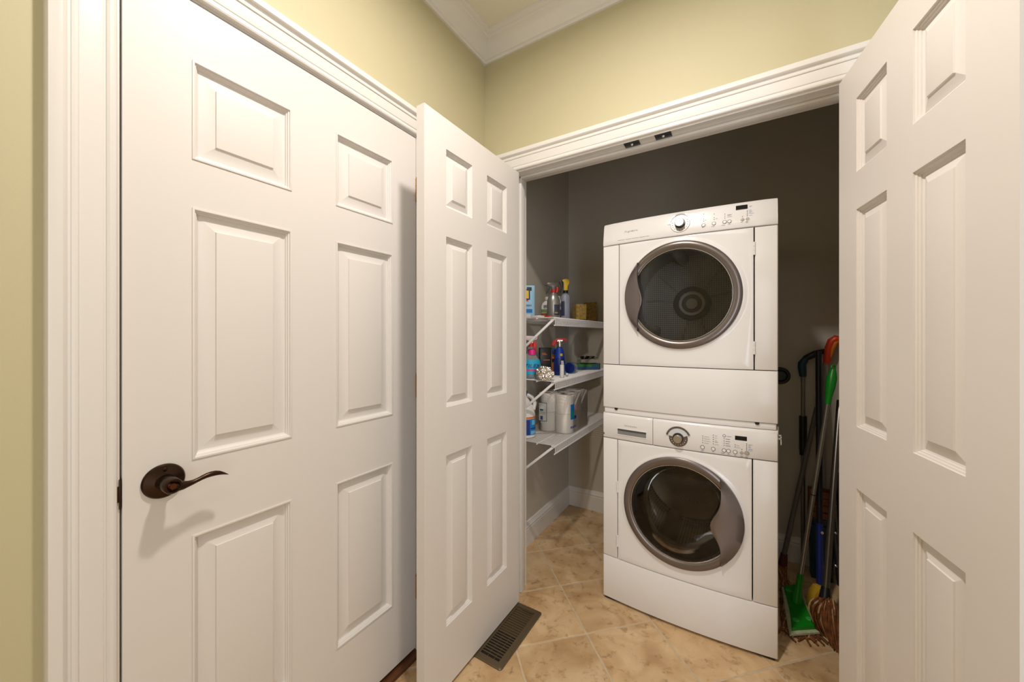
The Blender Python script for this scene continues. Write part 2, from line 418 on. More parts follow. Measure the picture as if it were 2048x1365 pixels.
# ball catches under the closet head jamb
for px, py in ((1263, 287), (1325, 268)):
    p = onZ(px, py, HZ-.002)
    t = thing('ball_catch', 'dark metal ball catch under the head jamb, '+('nearer the left leaf' if px < 1300 else 'nearer the right leaf'), 'catch', (p.x, .021, HZ-.0022), 0, 'ball catches under the closet head')
    box((-.030, -.0195, 0), (.030, .0195, .003)).build('plate', BLACK, t, bevel=.0008)
    MB().lathe([(0, -.006), (.003, -.005), (.0055, -.001), (.006, .001)], 16, (0, 0, 0), cap0=False).build('ball', SILV, t)

# ------------------------------------------------------------------ floor register
rg = thing('floor_register', 'bronze metal floor register set in the tiles beside the open leaf', 'vent', (.265, -.190, .0))
RW, RL = .140, .343
def rrect(w, h, r, n=5):
    P = []
    for cx, cy, a0 in ((w-r, h-r, 0), (-w+r, h-r, PI/2), (-w+r, -h+r, PI), (w-r, -h+r, 1.5*PI)):
        for k in range(n+1): a = a0+k/n*PI/2; P.append((cx+r*math.cos(a), cy+r*math.sin(a)))
    return P
o_ = rrect(RW/2, RL/2, .012); t_ = rrect(RW/2-.004, RL/2-.004, .010); i_ = rrect(RW/2-.026, RL/2-.026, .002)
MB().loops([[(x, y, .0005) for x, y in o_], [(x, y, .003) for x, y in o_], [(x, y, .0062) for x, y in t_], [(x, y, .0062) for x, y in i_], [(x, y, .0005) for x, y in i_]]).build('flange', REGM, rg)
box((-RW/2+.02, -RL/2+.02, .0003), (RW/2-.02, RL/2-.02, .0012)).build('duct_shade_plate', VOID, rg)  # flat dark plate standing in for the shade down the duct
ns = 22; pit = (RL-.056)/ns
sl = box((-RW/2+.026, -.0022, .0015), (RW/2-.026, .0022, .0055)).mesh('slat', REGM)
for k in range(1, ns):
    o = link('slat', sl, rg); o.location = (0, -RL/2+.028+k*pit, 0)
for x in (-.013, .018): box((x-.0012, -RL/2+.026, .0012), (x+.0012, RL/2-.026, .0018)).build('cross_bar', REGM, rg)
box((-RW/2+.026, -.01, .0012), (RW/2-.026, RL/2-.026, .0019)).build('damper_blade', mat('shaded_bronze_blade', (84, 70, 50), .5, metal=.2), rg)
box((-.02, RL/2-.034, .0055), (.034, RL/2-.0305, .0075)).build('damper_lever', REGM, rg)

# ------------------------------------------------------------------ washer and dryer
MW, MX, MY, BOW = .686, .880, .23, .022
def bow(x): return BOW*(1-(2*x/MW)**2)
def F(x, z, off=0): return (x, -bow(x)-off, z)          # local coordinates of a machine front
def MP(px, py):                                         # pixel on a machine front -> local x, world z
    Y = MY
    for _ in range(4):
        p = onY(px, py, Y); Y = MY-bow(p.x-MX)
    return p.x-MX, p.z
def xs(x0, x1, n): return [x0+(x1-x0)*k/n for k in range(n+1)]
def bowed(x0, x1, prof, n=14, ed=.003):
    # prof: list of (z, off); ends rounded by pulling the first and last station back
    st = [(x0, -ed), (x0+ed, 0)]+[(x, 0) for x in xs(x0+ed, x1-ed, n)[1:-1]]+[(x1-ed, 0), (x1, -ed)]
    L = []
    for x, e in st:
        L.append([(x, -bow(x)-(o+e if o > -.01 else o), z) for z, o in prof])
    return MB().loops(L, True, True, True)
def flatprof(z0, z1, e=.003, d=.03): return [(z0, -d), (z0, -e), (z0+e*.3, -e*.3), (z0+e, 0), (z1-e, 0), (z1-e*.3, -e*.3), (z1, -e), (z1, -d)]
def doorpanel(x0, x1, z0, z1, cx, cz, R):
    angs = sorted([2*PI*k/92 for k in range(92)]+[math.atan2(z-cz, x-cx) % (2*PI) for x in (x0, x1) for z in (z0, z1)])
    def rect(a, ins):
        c, s = math.cos(a), math.sin(a); ts = []
        # boundary of the rect shrunk by ins, keeping the same corner index
        X0, X1, Z0, Z1 = x0, x1, z0, z1
        t = 1e9
        if c > 1e-9: t = min(t, (X1-cx)/c)
        if c < -1e-9: t = min(t, (X0-cx)/c)
        if s > 1e-9: t = min(t, (Z1-cz)/s)
        if s < -1e-9: t = min(t, (Z0-cz)/s)
        x, z = cx+c*t, cz+s*t
        mx, mz = (X0+X1)/2, (Z0+Z1)/2
        return mx+(x-mx)*(1-2*ins/(X1-X0)), mz+(z-mz)*(1-2*ins/(Z1-Z0))
    L = []
    for r, off in ((R-.012, -.03), (R-.012, .001), (R-.004, .003), (R+.003, .0035), (R+.008, .0025), (R+.014, .0003), (R+.02, 0)):
        L.append([F(cx+r*math.cos(a), cz+r*math.sin(a), off) for a in angs])
    for f in (.35, .7): 
        L.append([F(*[p*f+q*(1-f) for p, q in zip(rect(a, .003), (cx+(R+.02)*math.cos(a), cz+(R+.02)*math.sin(a)))]) for a in angs])
    L.append([F(*rect(a, .003)) for a in angs])
    L.append([F(*rect(a, .0006), -.001) for a in angs]); L.append([F(*rect(a, 0), -.003) for a in angs]); L.append([F(*rect(a, 0), -.03) for a in angs])
    return MB().loops(L)
def disc(mb, x, z, r, off, h, n=24, bev=.0):
    b = bow(x); mb.lathe([(r, 0), (r, h-bev), (r-bev, h), (0, h)], n, (x, -b-off, z), axis='y', cap0=False, cap1=False); return mb
def dash(mb, x, z, w, h=.0011, off=.0006): return mb.add([F(x, z, off), F(x+w, z, off), F(x+w, z+h, off), F(x, z+h, off)], [(0, 1, 2, 3)])
def words(mb, x, z, s, size, off=.0006, **kw): return add_text(mb, s, lambda a, b: F(x+a, z+b, off), size, **kw)

def dotted(name, base, dot, scale, rad, mode, rough=.4, metal=.6):
    m = bpy.data.materials.new(name); m.use_nodes = True; nt = m.node_tree; N = nt.nodes.new; K = nt.links.new
    b = nt.nodes['Principled BSDF']; b.inputs['Roughness'].default_value = rough; b.inputs['Metallic'].default_value = metal
    tc = N('ShaderNodeTexCoord'); sp = N('ShaderNodeSeparateXYZ'); K(tc.outputs['Object'], sp.inputs[0]); cb = N('ShaderNodeCombineXYZ')
    if mode == 'flat': K(sp.outputs[0], cb.inputs[0]); K(sp.outputs[2], cb.inputs[1])
    else:
        at = N('ShaderNodeMath'); at.operation = 'ARCTAN2'; K(sp.outputs[2], at.inputs[0]); K(sp.outputs[0], at.inputs[1])
        mu = N('ShaderNodeMath'); mu.operation = 'MULTIPLY'; mu.inputs[1].default_value = .24; K(at.outputs[0], mu.inputs[0])
        K(mu.outputs[0], cb.inputs[0]); K(sp.outputs[1], cb.inputs[1])
    s = N('ShaderNodeVectorMath'); s.operation = 'SCALE'; s.inputs['Scale'].default_value = scale; K(cb.outputs[0], s.inputs[0])
    fr = N('ShaderNodeVectorMath'); fr.operation = 'FRACTION'; K(s.outputs[0], fr.inputs[0])
    sb = N('ShaderNodeVectorMath'); sb.operation = 'SUBTRACT'; sb.inputs[1].default_value = (.5, .5, 0); K(fr.outputs[0], sb.inputs[0])
    ln = N('ShaderNodeVectorMath'); ln.operation = 'LENGTH'; K(sb.outputs[0], ln.inputs[0])
    lt = N('ShaderNodeMath'); lt.operation = 'LESS_THAN'; lt.inputs[1].default_value = rad; K(ln.outputs['Value'], lt.inputs[0])
    mx = N('ShaderNodeMix'); mx.data_type = 'RGBA'; mx.inputs[6].default_value = lin(base); mx.inputs[7].default_value = lin(dot)
    K(lt.outputs[0], mx.inputs[0]); K(mx.outputs[2], b.inputs['Base Color'])
    return m
DRUMBACK = dotted('perforated_dryer_drum_back', (178, 172, 166), (96, 92, 88), 90, .27, 'flat', .55, 0)
DRUMGREY = mat('grey_drum_enamel', (160, 156, 150), .5)
WDRUM = dotted('perforated_washer_drum', (165, 160, 152), (35, 32, 30), 75, .26, 'cyl', .3, .85)
GL_D = glassmat('smoked_dryer_window', (.80, .79, .78), .03)
GL_W = glassmat('smoked_washer_window', (.55, .52, .48), .02)

def body(root, z0, z1, depth=.70):
    h = MW/2; t = .006
    mb = box((-h, .022, z0), (-h+t, depth, z1)).box((h-t, .022, z0), (h, depth, z1)).box((-h+t, .022, z1-t), (h-t, depth, z1)).box((-h+t, depth-t, z0), (h-t, depth, z1-t)).box((-h+t, .022, z0), (h-t, depth-t, z0+t))
    mb.build('cabinet', ENAM, root)
def porthole(root, cx, cz, R, side, glass, chord, bulge):
    door = root
    prof = [(R-.003, -.004), (R+.001, .002), (R, .009), (R-.006, .0135), (R-.015, .0150), (R-.024, .0135), (R-.0295, .0095), (R-.031, .008)]
    L = [[F(cx+r*math.cos(2*PI*k/96), cz+r*math.sin(2*PI*k/96), o) for k in range(96)] for r, o in prof]
    MB().loops(L).build('door_ring', TAUPE, door)
    prof = [(R-.0315, .0085), (R-.0325, .0105), (R-.0345, .0105), (R-.036, .006), (R-.036, -.02)]
    L = [[F(cx+r*math.cos(2*PI*k/96), cz+r*math.sin(2*PI*k/96), o) for k in range(96)] for r, o in prof]
    MB().loops(L).build('inner_bezel', SILV, door)
    # handle: circle segment with a wave-shaped inner edge
    pts = [(chord, .66), (chord+.01*side, .45)]
    wave = []
    for k in range(25):
        t = k/24; yy = .66-1.32*t
        s = math.exp(-((yy+.06)/.24)**2)
        wave.append((side*(abs(chord)-(abs(chord)-abs(bulge))*s), yy))
    top = math.atan2(math.sqrt(max(0, 1-chord**2)), abs(chord))
    arc = [(side*math.cos(-top+2*top*k/28), math.sin(-top+2*top*k/28)) for k in range(29)]
    m = len(wave); L = []
    wv = wave[::-1]                     # from bottom to top as the arc
    for f, off in ((1.004, -.002), (1.004, .010), (.992, .014)):
        pass
    A_ = [arc[int(round(k*28/(m-1)))] for k in range(m)]
    def row(mix, off): return [F(cx+R*(a[0]*(1-mix)+b[0]*mix), cz+R*(a[1]*(1-mix)+b[1]*mix), off) for a, b in zip(A_, wv)]
    L = [row(-.012, 0), row(-.012, .012), row(.02, .0165), row(.25, .021), row(.55, .026), row(.85, .030), row(.97, .0305), row(1.0, .029), row(1.0, .012), row(.5, .009)]
    n = len(L)
    mb = MB(); mb.loops(L, False)
    # end caps
    mb.add([r[0] for r in L], [tuple(range(n))]); mb.add([r[-1] for r in L], [tuple(range(n))])
    mb.build('door_handle', TAUPE, door, ang=40)
    # window
    L = []
    for k in range(9):
        r = (R-.0345)*(1-k/9); o = .006+.010*(1-(r/(R-.0345))**2)
        L.append([F(cx+r*math.cos(2*PI*q/72), cz+r*math.sin(2*PI*q/72), o) for q in range(72)])
    MB().loops(L, True, False, True).build('door_window', glass, door)
def dial(root, px, py, R, style):
    x, z = MP(px, py)
    d = disc(MB(), x, z, R, -.001, .0035, 48, .0012).build('dial', mat('dial_silver', (176, 170, 165), .45, metal=.5) if style == 'dryer' else TAUPE, root)
    k = MB(); disc(k, x, z, R*.54, .0025, .004, 36); kn = k.build('dial_skirt', BLACK, d)
    disc(MB(), x, z, R*.46, .006, .020, 40, .002).build('knob', mat('knob_silver', (190, 184, 176), .3, metal=.9), d)
    # arched bracket over the dial
    if style == 'dryer':
        arc = MB(); a0, a1 = math.radians(18), math.radians(172)
        L = []
        for r, o in ((R*1.06, 0), (R*1.06, .003), (R*1.2, .003), (R*1.2, 0)):
            L.append([F(x+r*math.cos(a0+(a1-a0)*q/30), z+r*math.sin(a0+(a1-a0)*q/30), o) for q in range(31)])
        arc.loops(L, False)
        for a in (a0, a1):
            for rr in (R*.97, ):
                arc.add([F(x+r*math.cos(a+s), z+r*math.sin(a+s), o) for s, r, o in ((-.07, R*.97, .0032), (.07, R*.97, .0032), (.07, R*1.3, .0032), (-.07, R*1.3, .0032))], [(0, 1, 2, 3)])
        arc.build('dial_arch', SILV, d)
    else:
        a0, a1 = math.radians(22), math.radians(168)
        for r0, r1, o, m, nm in ((R*.62, R*1.28, .0036, mat('pale_dial_window', (205, 208, 208), .3), 'dial_window'), (R*1.14, R*1.34, .0046, TAUPE, 'dial_arch')):
            L = [[F(x+r*math.cos(a0+(a1-a0)*q/30), z+r*math.sin(a0+(a1-a0)*q/30), oo) for q in range(31)] for r, oo in ((r0, 0), (r0, o), (r1, o), (r1, 0))]
            MB().loops(L, False).build(nm, m, d)
    mk = MB()
    rng = range(12) if style == 'dryer' else range(9)
    for i in rng:
        a = math.radians(190+i*160/(len(rng)-1)) if style == 'washer' else math.radians(170+i*215/11)
        disc(mk, x+R*.78*math.cos(a), z+R*.78*math.sin(a), R*.045, .0024, .0004, 8)
    mk.build('dial_marks', BLKP if style == 'dryer' else WHITEP, d)['kind'] = 'stuff'
    return x, z
def button(root, px, py, r, m, diamond=False):
    x, z = MP(px, py); mb = MB()
    if diamond:
        b = bow(x); L = [[(x+s*q*math.cos(k*PI/2), -b-o, z+s*q*math.sin(k*PI/2)) for k in range(4)] for s, q, o in ((1, r*1.15, -.001), (1, r*1.15, .0015), (1, r*.8, .0022))]
        mb.loops(L, True, False, True)
        return mb.build('button', m, root)
    disc(mb, x, z, r, -.001, .0032, 20, .0006); o = mb.build('button', m, root)
    L = [[(x+q*math.cos(2*PI*k/24), -bow(x)-oo, z+q*math.sin(2*PI*k/24)) for k in range(24)] for q, oo in ((r*1.08, 0), (r*1.1, .0012), (r*1.32, .0012), (r*1.36, 0))]
    MB().loops(L).build('button_ring', GREYP if m is PLAS else SILV, o)
    return o
def leds(mb, pts, r=.0016):
    for px, py in pts:
        x, z = MP(px, py); disc(mb, x, z, r, 0, .0006, 8)
def display(root, x0, y0, x1, y1):
    (ax, az), (bx, bz) = MP(x0, y0), MP(x1, y1)
    return ax, bx
H = MW/2
# ---- washer
ws = thing('washing_machine', 'white front-load washer at the bottom of the stack', 'washer', (MX, MY, 0))
body(ws, .03, .893)
ZS, ZD, ZCN = .21, .776, .894
bowed(-H, H, flatprof(.012, ZS, .004)).build('bottom_panel', ENAM, ws)
for x in (-.28, .28):
    for y in (.06, .62): MB().lathe([(.024, 0), (.022, .012), (.012, .014), (.012, .034)], 16, (x, y, 0)).build('foot', DARKGAP, ws)
box((-H+.01, .004, .003), (H-.01, .03, .012)).build('kick_shade_strip', DARKGAP, ws)  # solid dark strip in place of the shade under the bottom panel
xl, xr_ = MP(1235, 990)[0], MP(1505, 1050)[0]
bowed(-H, xl-.0015, flatprof(ZS+.003, ZD-.003)).build('side_filler', ENAM, ws)
bowed(xr_+.002, H, flatprof(ZS+.003, ZD-.003)).build('side_filler', ENAM, ws)
wcx, wcz, wR = -.003, .503, .236
wd = doorpanel(xl+.0015, xr_-.002, ZS+.003, ZD-.003, wcx, wcz, wR).build('door', ENAM, ws)
porthole(wd, wcx, wcz, wR, 1, GL_W, .66, .50)
# inner glass bowl, gasket, drum
mb = MB(); L = [[(wcx+r*math.cos(2*PI*k/64), -bow(0)+y, wcz+r*math.sin(2*PI*k/64)) for k in range(64)] for r, y in ((.192, .0), (.182, .05), (.165, .10), (.150, .125), (.12, .137), (.06, .141))]
mb.loops(L, True, False, True).build('glass_bowl', glassmat('glass_bowl', (.92, .91, .88), .03), wd)
MB().lathe([(.205, .0), (.225, -.03), (.20, -.07), (.19, -.09), (.215, -.10)], 64, (wcx, 0, wcz), axis='y', cap0=False, cap1=False).build('door_gasket', mat('grey_rubber', (96, 94, 92), .5), ws)
MB().lathe([(.215, 0), (.245, -.01), (.245, -.33), (.22, -.36), (.0, -.37)], 72, (0, 0, 0), axis='y', cap0=False, cap1=False).build('drum', WDRUM, ws).location = (wcx, .09, wcz)
for k in range(3):
    a = math.radians(250+120*k); c = Vector((wcx+.225*math.cos(a), .25, wcz+.225*math.sin(a)))
    e = Vector((math.cos(a), 0, math.sin(a))); t = Vector((-math.sin(a), 0, math.cos(a)))
    L = [[c+Vector((0, y, 0))-e*(hh*math.sin(q/10*PI))*1+t*(.035*math.cos(q/10*PI)) for q in range(11)] for y, hh in ((-.14, .03), (-.10, .055), (.10, .055), (.16, .03))]
    MB().loops(L, False, False, False).build('drum_paddle', STEEL, ws)
xs_ = MP(1305.5, 870)[0]
cp = [(ZD, -.03), (ZD, -.003), (ZD+.001, .0), (ZD+.004, .002), (ZCN-.012, .002), (ZCN-.005, -.001), (ZCN-.001, -.006), (ZCN, -.012), (ZCN, -.03)]
con = bowed(xs_+.0007, H, cp).build('console', PLAS, ws)
dr = bowed(-H, xs_-.0007, cp, 8).build('detergent_drawer', PLAS, ws)
# recessed pull in the drawer
p0, p1 = MP(1235.5, 862), MP(1292.5, 878)
def rec(mb, x0, x1, z0, z1, off):
    mb.add([F(x0, z0, off), F(x1, z0, off), F(x1, z1, off), F(x0, z1, off)], [(0, 1, 2, 3)]); return mb
zz0, zz1 = .801, .827
def bowrect(mb, x0, x1, z0, z1, off, n=10):
    return mb.loops([[F(x, z, off) for x in xs(x0, x1, n)] for z in (z0, z1)], False)
pl_ = bowrect(MB(), p0[0], p1[0], zz0, zz1, .0026).build('drawer_pull', mat('grey_recess_plastic', (128, 128, 124), .45), dr)
for a0, a1, b0, b1 in ((p0[0]-.003, p1[0]+.003, zz1, zz1+.003), (p0[0]-.003, p1[0]+.003, zz0-.003, zz0), (p0[0]-.003, p0[0], zz0, zz1), (p1[0], p1[0]+.003, zz0, zz1)):
    bowed(a0, a1, [(b0, 0), (b0, .0045), (b1, .0045), (b1, 0)], 8, .0005).build('pull_frame', PLAS, pl_)
bowrect(MB(), p0[0], p1[0], zz1-.009, zz1, .003).build('pull_dark_strip', mat('strip_dark_grey', (72, 74, 74), .5), pl_)  # flat darker strip along the top of the pull
pr = MB(); words(pr, *MP(1249, 853), 'FRIGIDAIRE', .0085, .0026, space=1.35); x, z = MP(1235, 858)
for a, wd_ in ((0, .026), (.030, .024), (.057, .02), (.08, .03), (.112, .02)): dash(pr, x+a, z-.0035, wd_, .0013, .0026)
dash(pr, x+.045, z-.0075, .03, .0012, .0026)
pr.build('print', GREYP, dr)['kind'] = 'stuff'
x, z = MP(1207.5, 866.5); mb = rec(MB(), x-.0045, x+.0045, z-.0045, z+.0045, .0027); mb.build('maker_emblem', mat('emblem_grey', (96, 90, 86), .5), dr)
CW = lambda a, b: (1380+a/10.78, 840+b/10.78)
dial(con, 1356.7, 876.5, .037, 'washer')
for a, b, r in ((270, 590, .0062), (503, 628, .006), (735, 660, .006), (830, 673, .006), (973, 695, .006), (738, 343, .0042)): button(con, *CW(a, b), r, PLAS)
button(con, *CW(1115, 710), .0068, mat('grey_button', (168, 160, 154), .4), True); button(con, *CW(1225, 722), .0066, MATS['grey_button'])
mb = MB(); leds(mb, [CW(275, b) for b in (348, 393, 440, 487)]+[CW(503, b) for b in (330, 377, 425, 470, 517)]+[CW(735, b) for b in (408, 457, 503, 550)]+[CW(973, b) for b in (540, 585)]+[CW(1118, 637)]+[CW(1220, b) for b in (518, 550, 585, 617, 650)])

mb.v = [(a, b-.002, c) for a, b, c in mb.v]; mb.build('indicator_lights', BLKP, con)['kind'] = 'stuff'
pr = MB()
def wtxt(mb, a, b, s, size=.0042): x, z = MP(*CW(a, b)); words(mb, x, z-.0015, s, size, .0028)
for b, s in ((348, 'Cold/Cold'), (393, 'Warm/Cold'), (440, 'Warm/Warm'), (487, 'Hot/Cold')): wtxt(pr, 305, b+12, s)
for b, s in ((330, 'High'), (377, 'Med'), (425, 'Low'), (517, 'No Spin')): wtxt(pr, 535, b+12, s)
for b, s in ((540, 'Heavy'), (585, 'Normal')): wtxt(pr, 1000, b+10, s)
x, z = MP(*CW(535, 478)); dash(pr, x, z-.0005, .011, .0018, .0028)
for b, n in ((408, 14), (457, 14), (503, 12), (550, 15)):
    x, z = MP(*CW(768, b+8)); dash(pr, x, z-.0005, n*.0011, .0018, .0028)
for a, b, n in ((240, 655, .010), (475, 690, .007), (665, 718, .013), (805, 742, .009), (950, 765, .007), (1085, 785, .009), (1185, 800, .010), (1180, 825, .012)):
    x, z = MP(*CW(a, b)); dash(pr, x, z, n, .0016, .0028)
pr.build('print', GREYP, con)['kind'] = 'stuff'
pr = MB()
for b, n in ((540, 14), (565, 8), (598, 8), (635, 14), (665, 13)):
    x, z = MP(*CW(1252, b)); dash(pr, x, z, n*.0011, .0012, .0028)
x, z = MP(*CW(795, 360)); dash(pr, x, z, .016, .0014, .0028); x, z = MP(*CW(230, 684)); dash(pr, x, z, .010, .0011, .0028)
pr.build('blue_print', BLUEP, con)['kind'] = 'stuff'
def screen(root, x0, y0, x1, y1, x0b, x1b):
    a, b = MP(x0, (y0+y1)/2)[0], MP(x1, (y0+y1)/2)[0]
    zc = MP((x0+x1)/2, (y0+y1)/2)[1]; h = .0085
    bowed(a, b, [(zc-h, -.005), (zc-h, .0025), (zc+h, .0025), (zc+h, -.005)], 3, .0004).build('display', mat('black_display', (12, 12, 13), .12), root)
screen(con, *CW(970, 345), *CW(1228, 455), 0, 0)
for ch in con.children:
    if ch.name.startswith(('button', 'dial')):
        for q in [ch]+list(ch.children):
            for v_ in q.data.vertices: v_.co.y -= .002
# stacking band between the two cabinets, hinges, side clip
bd = bowed(-H+.004, H-.004, flatprof(.8955, .920, .002, .1)).build('stacking_band', PLAS, ws)
bd.location.y = .006
for px, py in ((1235, 974), (1233.6, 1082)):
    x, z = MP(px, py); mb = MB()
    for k in range(3): mb.lathe([(.0042, 0), (.0042, .0165)], 10, (xl-.0005, -bow(xl)-.001, z-.026+k*.0172))
    mb.build('hinge', ENAM, ws)
mb = box((H, .03, .87), (H+.004, .06, .905)).box((H, .03, .855), (H+.012, .04, .862)).box((H+.010, .03, .835), (H+.013, .04, .872)).box((H, .03, .869), (H+.013, .04, .873))
mb.build('stacking_bracket', PLAS, ws)
# ---- dryer
dy = thing('clothes_dryer', 'white front-load dryer stacked on top of the washer', 'dryer', (MX, MY, 0))
Z0, Z1, Z2, Z3 = .9215, 1.126, 1.693, 1.802
body(dy, Z0, Z3-.02)
bowed(-H, H, flatprof(Z0, Z1-.0015, .003)).build('lower_panel', ENAM, dy)
xl, xr_ = MP(1238, 600)[0], MP(1508.5, 600)[0]
bowed(-H, xl-.0015, flatprof(Z1+.0015, Z2-.003), 4).build('side_filler', ENAM, dy)
bowed(xr_+.002, H, flatprof(Z1+.0015, Z2-.003), 4).build('side_filler', ENAM, dy)
dcx, dcz, dR = -.003, 1.437, .231
dd = doorpanel(xl+.0015, xr_-.002, Z1+.0015, Z2-.003, dcx, dcz, dR).build('door', ENAM, dy)
porthole(dd, dcx, dcz, dR, -1, GL_D, -.74, -.655)
MB().lathe([(.20, 0), (.22, -.02), (.235, -.06), (.26, -.06)], 64, (dcx, -.01, dcz), axis='y', cap0=False, cap1=False).build('drum_collar', DARKGAP, dy)
MB().lathe([(.235, 0), (.26, -.04), (.26, -.45)], 72, (dcx, .03, dcz), axis='y', cap0=False, cap1=False).build('drum', DRUMGREY, dy)
for k in range(3):
    a = math.radians(100+120*k); c = Vector((dcx+.25*math.cos(a), .26, dcz+.25*math.sin(a)))
    e = Vector((math.cos(a), 0, math.sin(a))); t = Vector((-math.sin(a), 0, math.cos(a)))
    L = [[c+Vector((0, y, 0))-e*(hh*math.sin(q/8*PI))+t*(.03*math.cos(q/8*PI)) for q in range(9)] for y, hh in ((-.18, .02), (-.12, .05), (.16, .05), (.20, .02))]
    MB().loops(L, False).build('drum_paddle', DRUMGREY, dy)
mb = MB().lathe([(.262, .0), (.0, .0)], 64, (0, 0, 0), axis='y', cap0=False, cap1=False); o = mb.build('drum_back', DRUMBACK, dy); o.location = (dcx, .475, dcz)
hub = MB().lathe([(.092, 0), (.092, .006), (.075, .010), (.068, .010)], 48, (dcx, .474, dcz), axis='y', cap0=False, cap1=False).build('hub_plate', mat('hub_grey', (98, 95, 92), .45), dy)
MB().lathe([(.064, .0), (.064, .014), (.05, .014), (.05, 0)], 48, (dcx, .474, dcz), axis='y', cap0=False, cap1=False).build('hub_ring', mat('hub_pale', (196, 192, 188), .4), hub)
MB().lathe([(.05, .008), (.03, .008)], 48, (dcx, .474, dcz), axis='y', cap0=False, cap1=False).build('hub_well', MATS['hub_grey'], hub)
MB().lathe([(.028, .0), (.028, .012), (.0, .013)], 32, (dcx, .474, dcz), axis='y', cap0=False, cap1=False).build('hub_cap', mat('hub_cream', (190, 178, 164), .4), hub)
for k in range(3):       # pressed triangular ribs on the drum back
    a = math.radians(35+120*k); mb = MB()
    for da in (-.42, .42):
        mb.tube([(dcx+.10*math.cos(a+da*.7), .472, dcz+.10*math.sin(a+da*.7)), (dcx+.235*math.cos(a+da*.8), .472, dcz+.235*math.sin(a+da*.8))], .004, 6)
    mb.build('drum_back_rib', DRUMGREY, dy)
cp = [(Z2, -.05), (Z2, -.004), (Z2+.0015, .001), (Z2+.006, .003), (Z2+.03, .001), (Z3-.02, -.010), (Z3-.009, -.014), (Z3-.002, -.020), (Z3, -.030), (Z3, -.05)]
cp = [(z, o if o > -.04 else -.05) for z, o in cp]
st = xs(-H, H, 18); L = []
for i, x in enumerate(st):
    e = -.004 if i in (0, len(st)-1) else 0
    L.append([(x, -bow(x)-(o+e), z) if o > -.04 else (x, .05, z) for z, o in cp])
con = MB().loops(L, True, True, True).build('console', PLAS, dy)
def Gz(z):   # offset of the tilted console front at height z
    K_ = [(Z2+.006, .003), (Z2+.03, .001), (Z3-.02, -.010), (Z3-.009, -.014)]
    if z <= K_[0][0]: return K_[0][1]
    for (a_, o0), (b_, o1) in zip(K_, K_[1:]):
        if z <= b_: return o0+(o1-o0)*(z-a_)/(b_-a_)
    return K_[-1][1]
def retilt(o, extra=.0006):   # push a console detail made on the flat front onto the tilted console
    for ch in [o]+list(o.children):
        for v_ in ch.data.vertices: v_.co.y -= Gz(v_.co.z)+extra-.0006
o = dial(con, 1360, 447, .039, 'dryer')
for a, b in ((1407, 451), (1427.8, 447.5), (1449.3, 444.4), (1458.8, 443.3)): button(con, a, b, .0058, PLAS)
button(con, 1485, 439.7, .0068, MATS['grey_button'], True); button(con, 1495, 438.3, .0066, MATS['grey_button'])
CD = lambda a, b: (1390+a/7.583, 380+b/7.583)
mb = MB(); leds(mb, [CD(130, b) for b in (360, 442, 473)]+[CD(290, b) for b in (360, 418, 448)]+[CD(453, b) for b in (362, 395, 425)]+[CD(720, 403)]+[CD(793, b) for b in (312, 330, 352, 373, 394)])
mb.build('indicator_lights', BLKP, con)['kind'] = 'stuff'
screen(con, 1471.8, 408, 1495.2, 419, 0, 0)
pr = MB(); x, z = MP(1248, 466); words(pr, x, z, 'Frigidaire', .0125, .0006, shear=.45, space=1.25)
x, z = MP(1235.5, 482.5)
for a, wd_ in ((0, .034), (.038, .026), (.067, .03), (.1, .026), (.128, .015)): dash(pr, x+a, z+.0002, wd_, .0012)
for a, b, n in ((105, 578, .006), (250, 562, .011), (402, 545, .012), (500, 530, .008), (690, 498, .008), (765, 490, .009), (770, 503, .007)):
    x, z = MP(*CD(a, b)); dash(pr, x, z, n, .0014)
for a, b, n in ((140, 460, .008), (310, 440, .008), (490, 378, .016), (490, 388, .012), (485, 412, .017), (825, 240, .010), (825, 252, .005)):
    x, z = MP(*CD(a, b)); dash(pr, x, z, n, .0012)
pr.build('print', GREYP, con)['kind'] = 'stuff'
pr = MB()
for b, n in ((305, 9), (322, 13), (340, 10), (358, 18), (390, 12)):
    x, z = MP(*CD(815, b)); dash(pr, x, z, n*.001, .001)
pr.build('blue_print', BLUEP, con)['kind'] = 'stuff'
for ch in con.children: retilt(ch)
for px, py in ((1508.8, 497), (1508.3, 696)):
    x, z = MP(px, py); mb = MB()
    for k in range(3): mb.lathe([(.0042, 0), (.0042, .0165)], 10, (xr_, -bow(xr_)-.001, z-.026+k*.0172))
    mb.build('hinge', ENAM, dy)
for px, py in ((1232, 818), (1514.5, 853)):      # half-round screw notches at the lower edge
    x, z = MP(px, py); MB().lathe([(.0075, 0), (.0075, .0035), (0, .0035)], 16, (x, -bow(x)+.005, Z0-.003), axis='y', cap0=False).build('screw_notch', DARKGAP, dy)

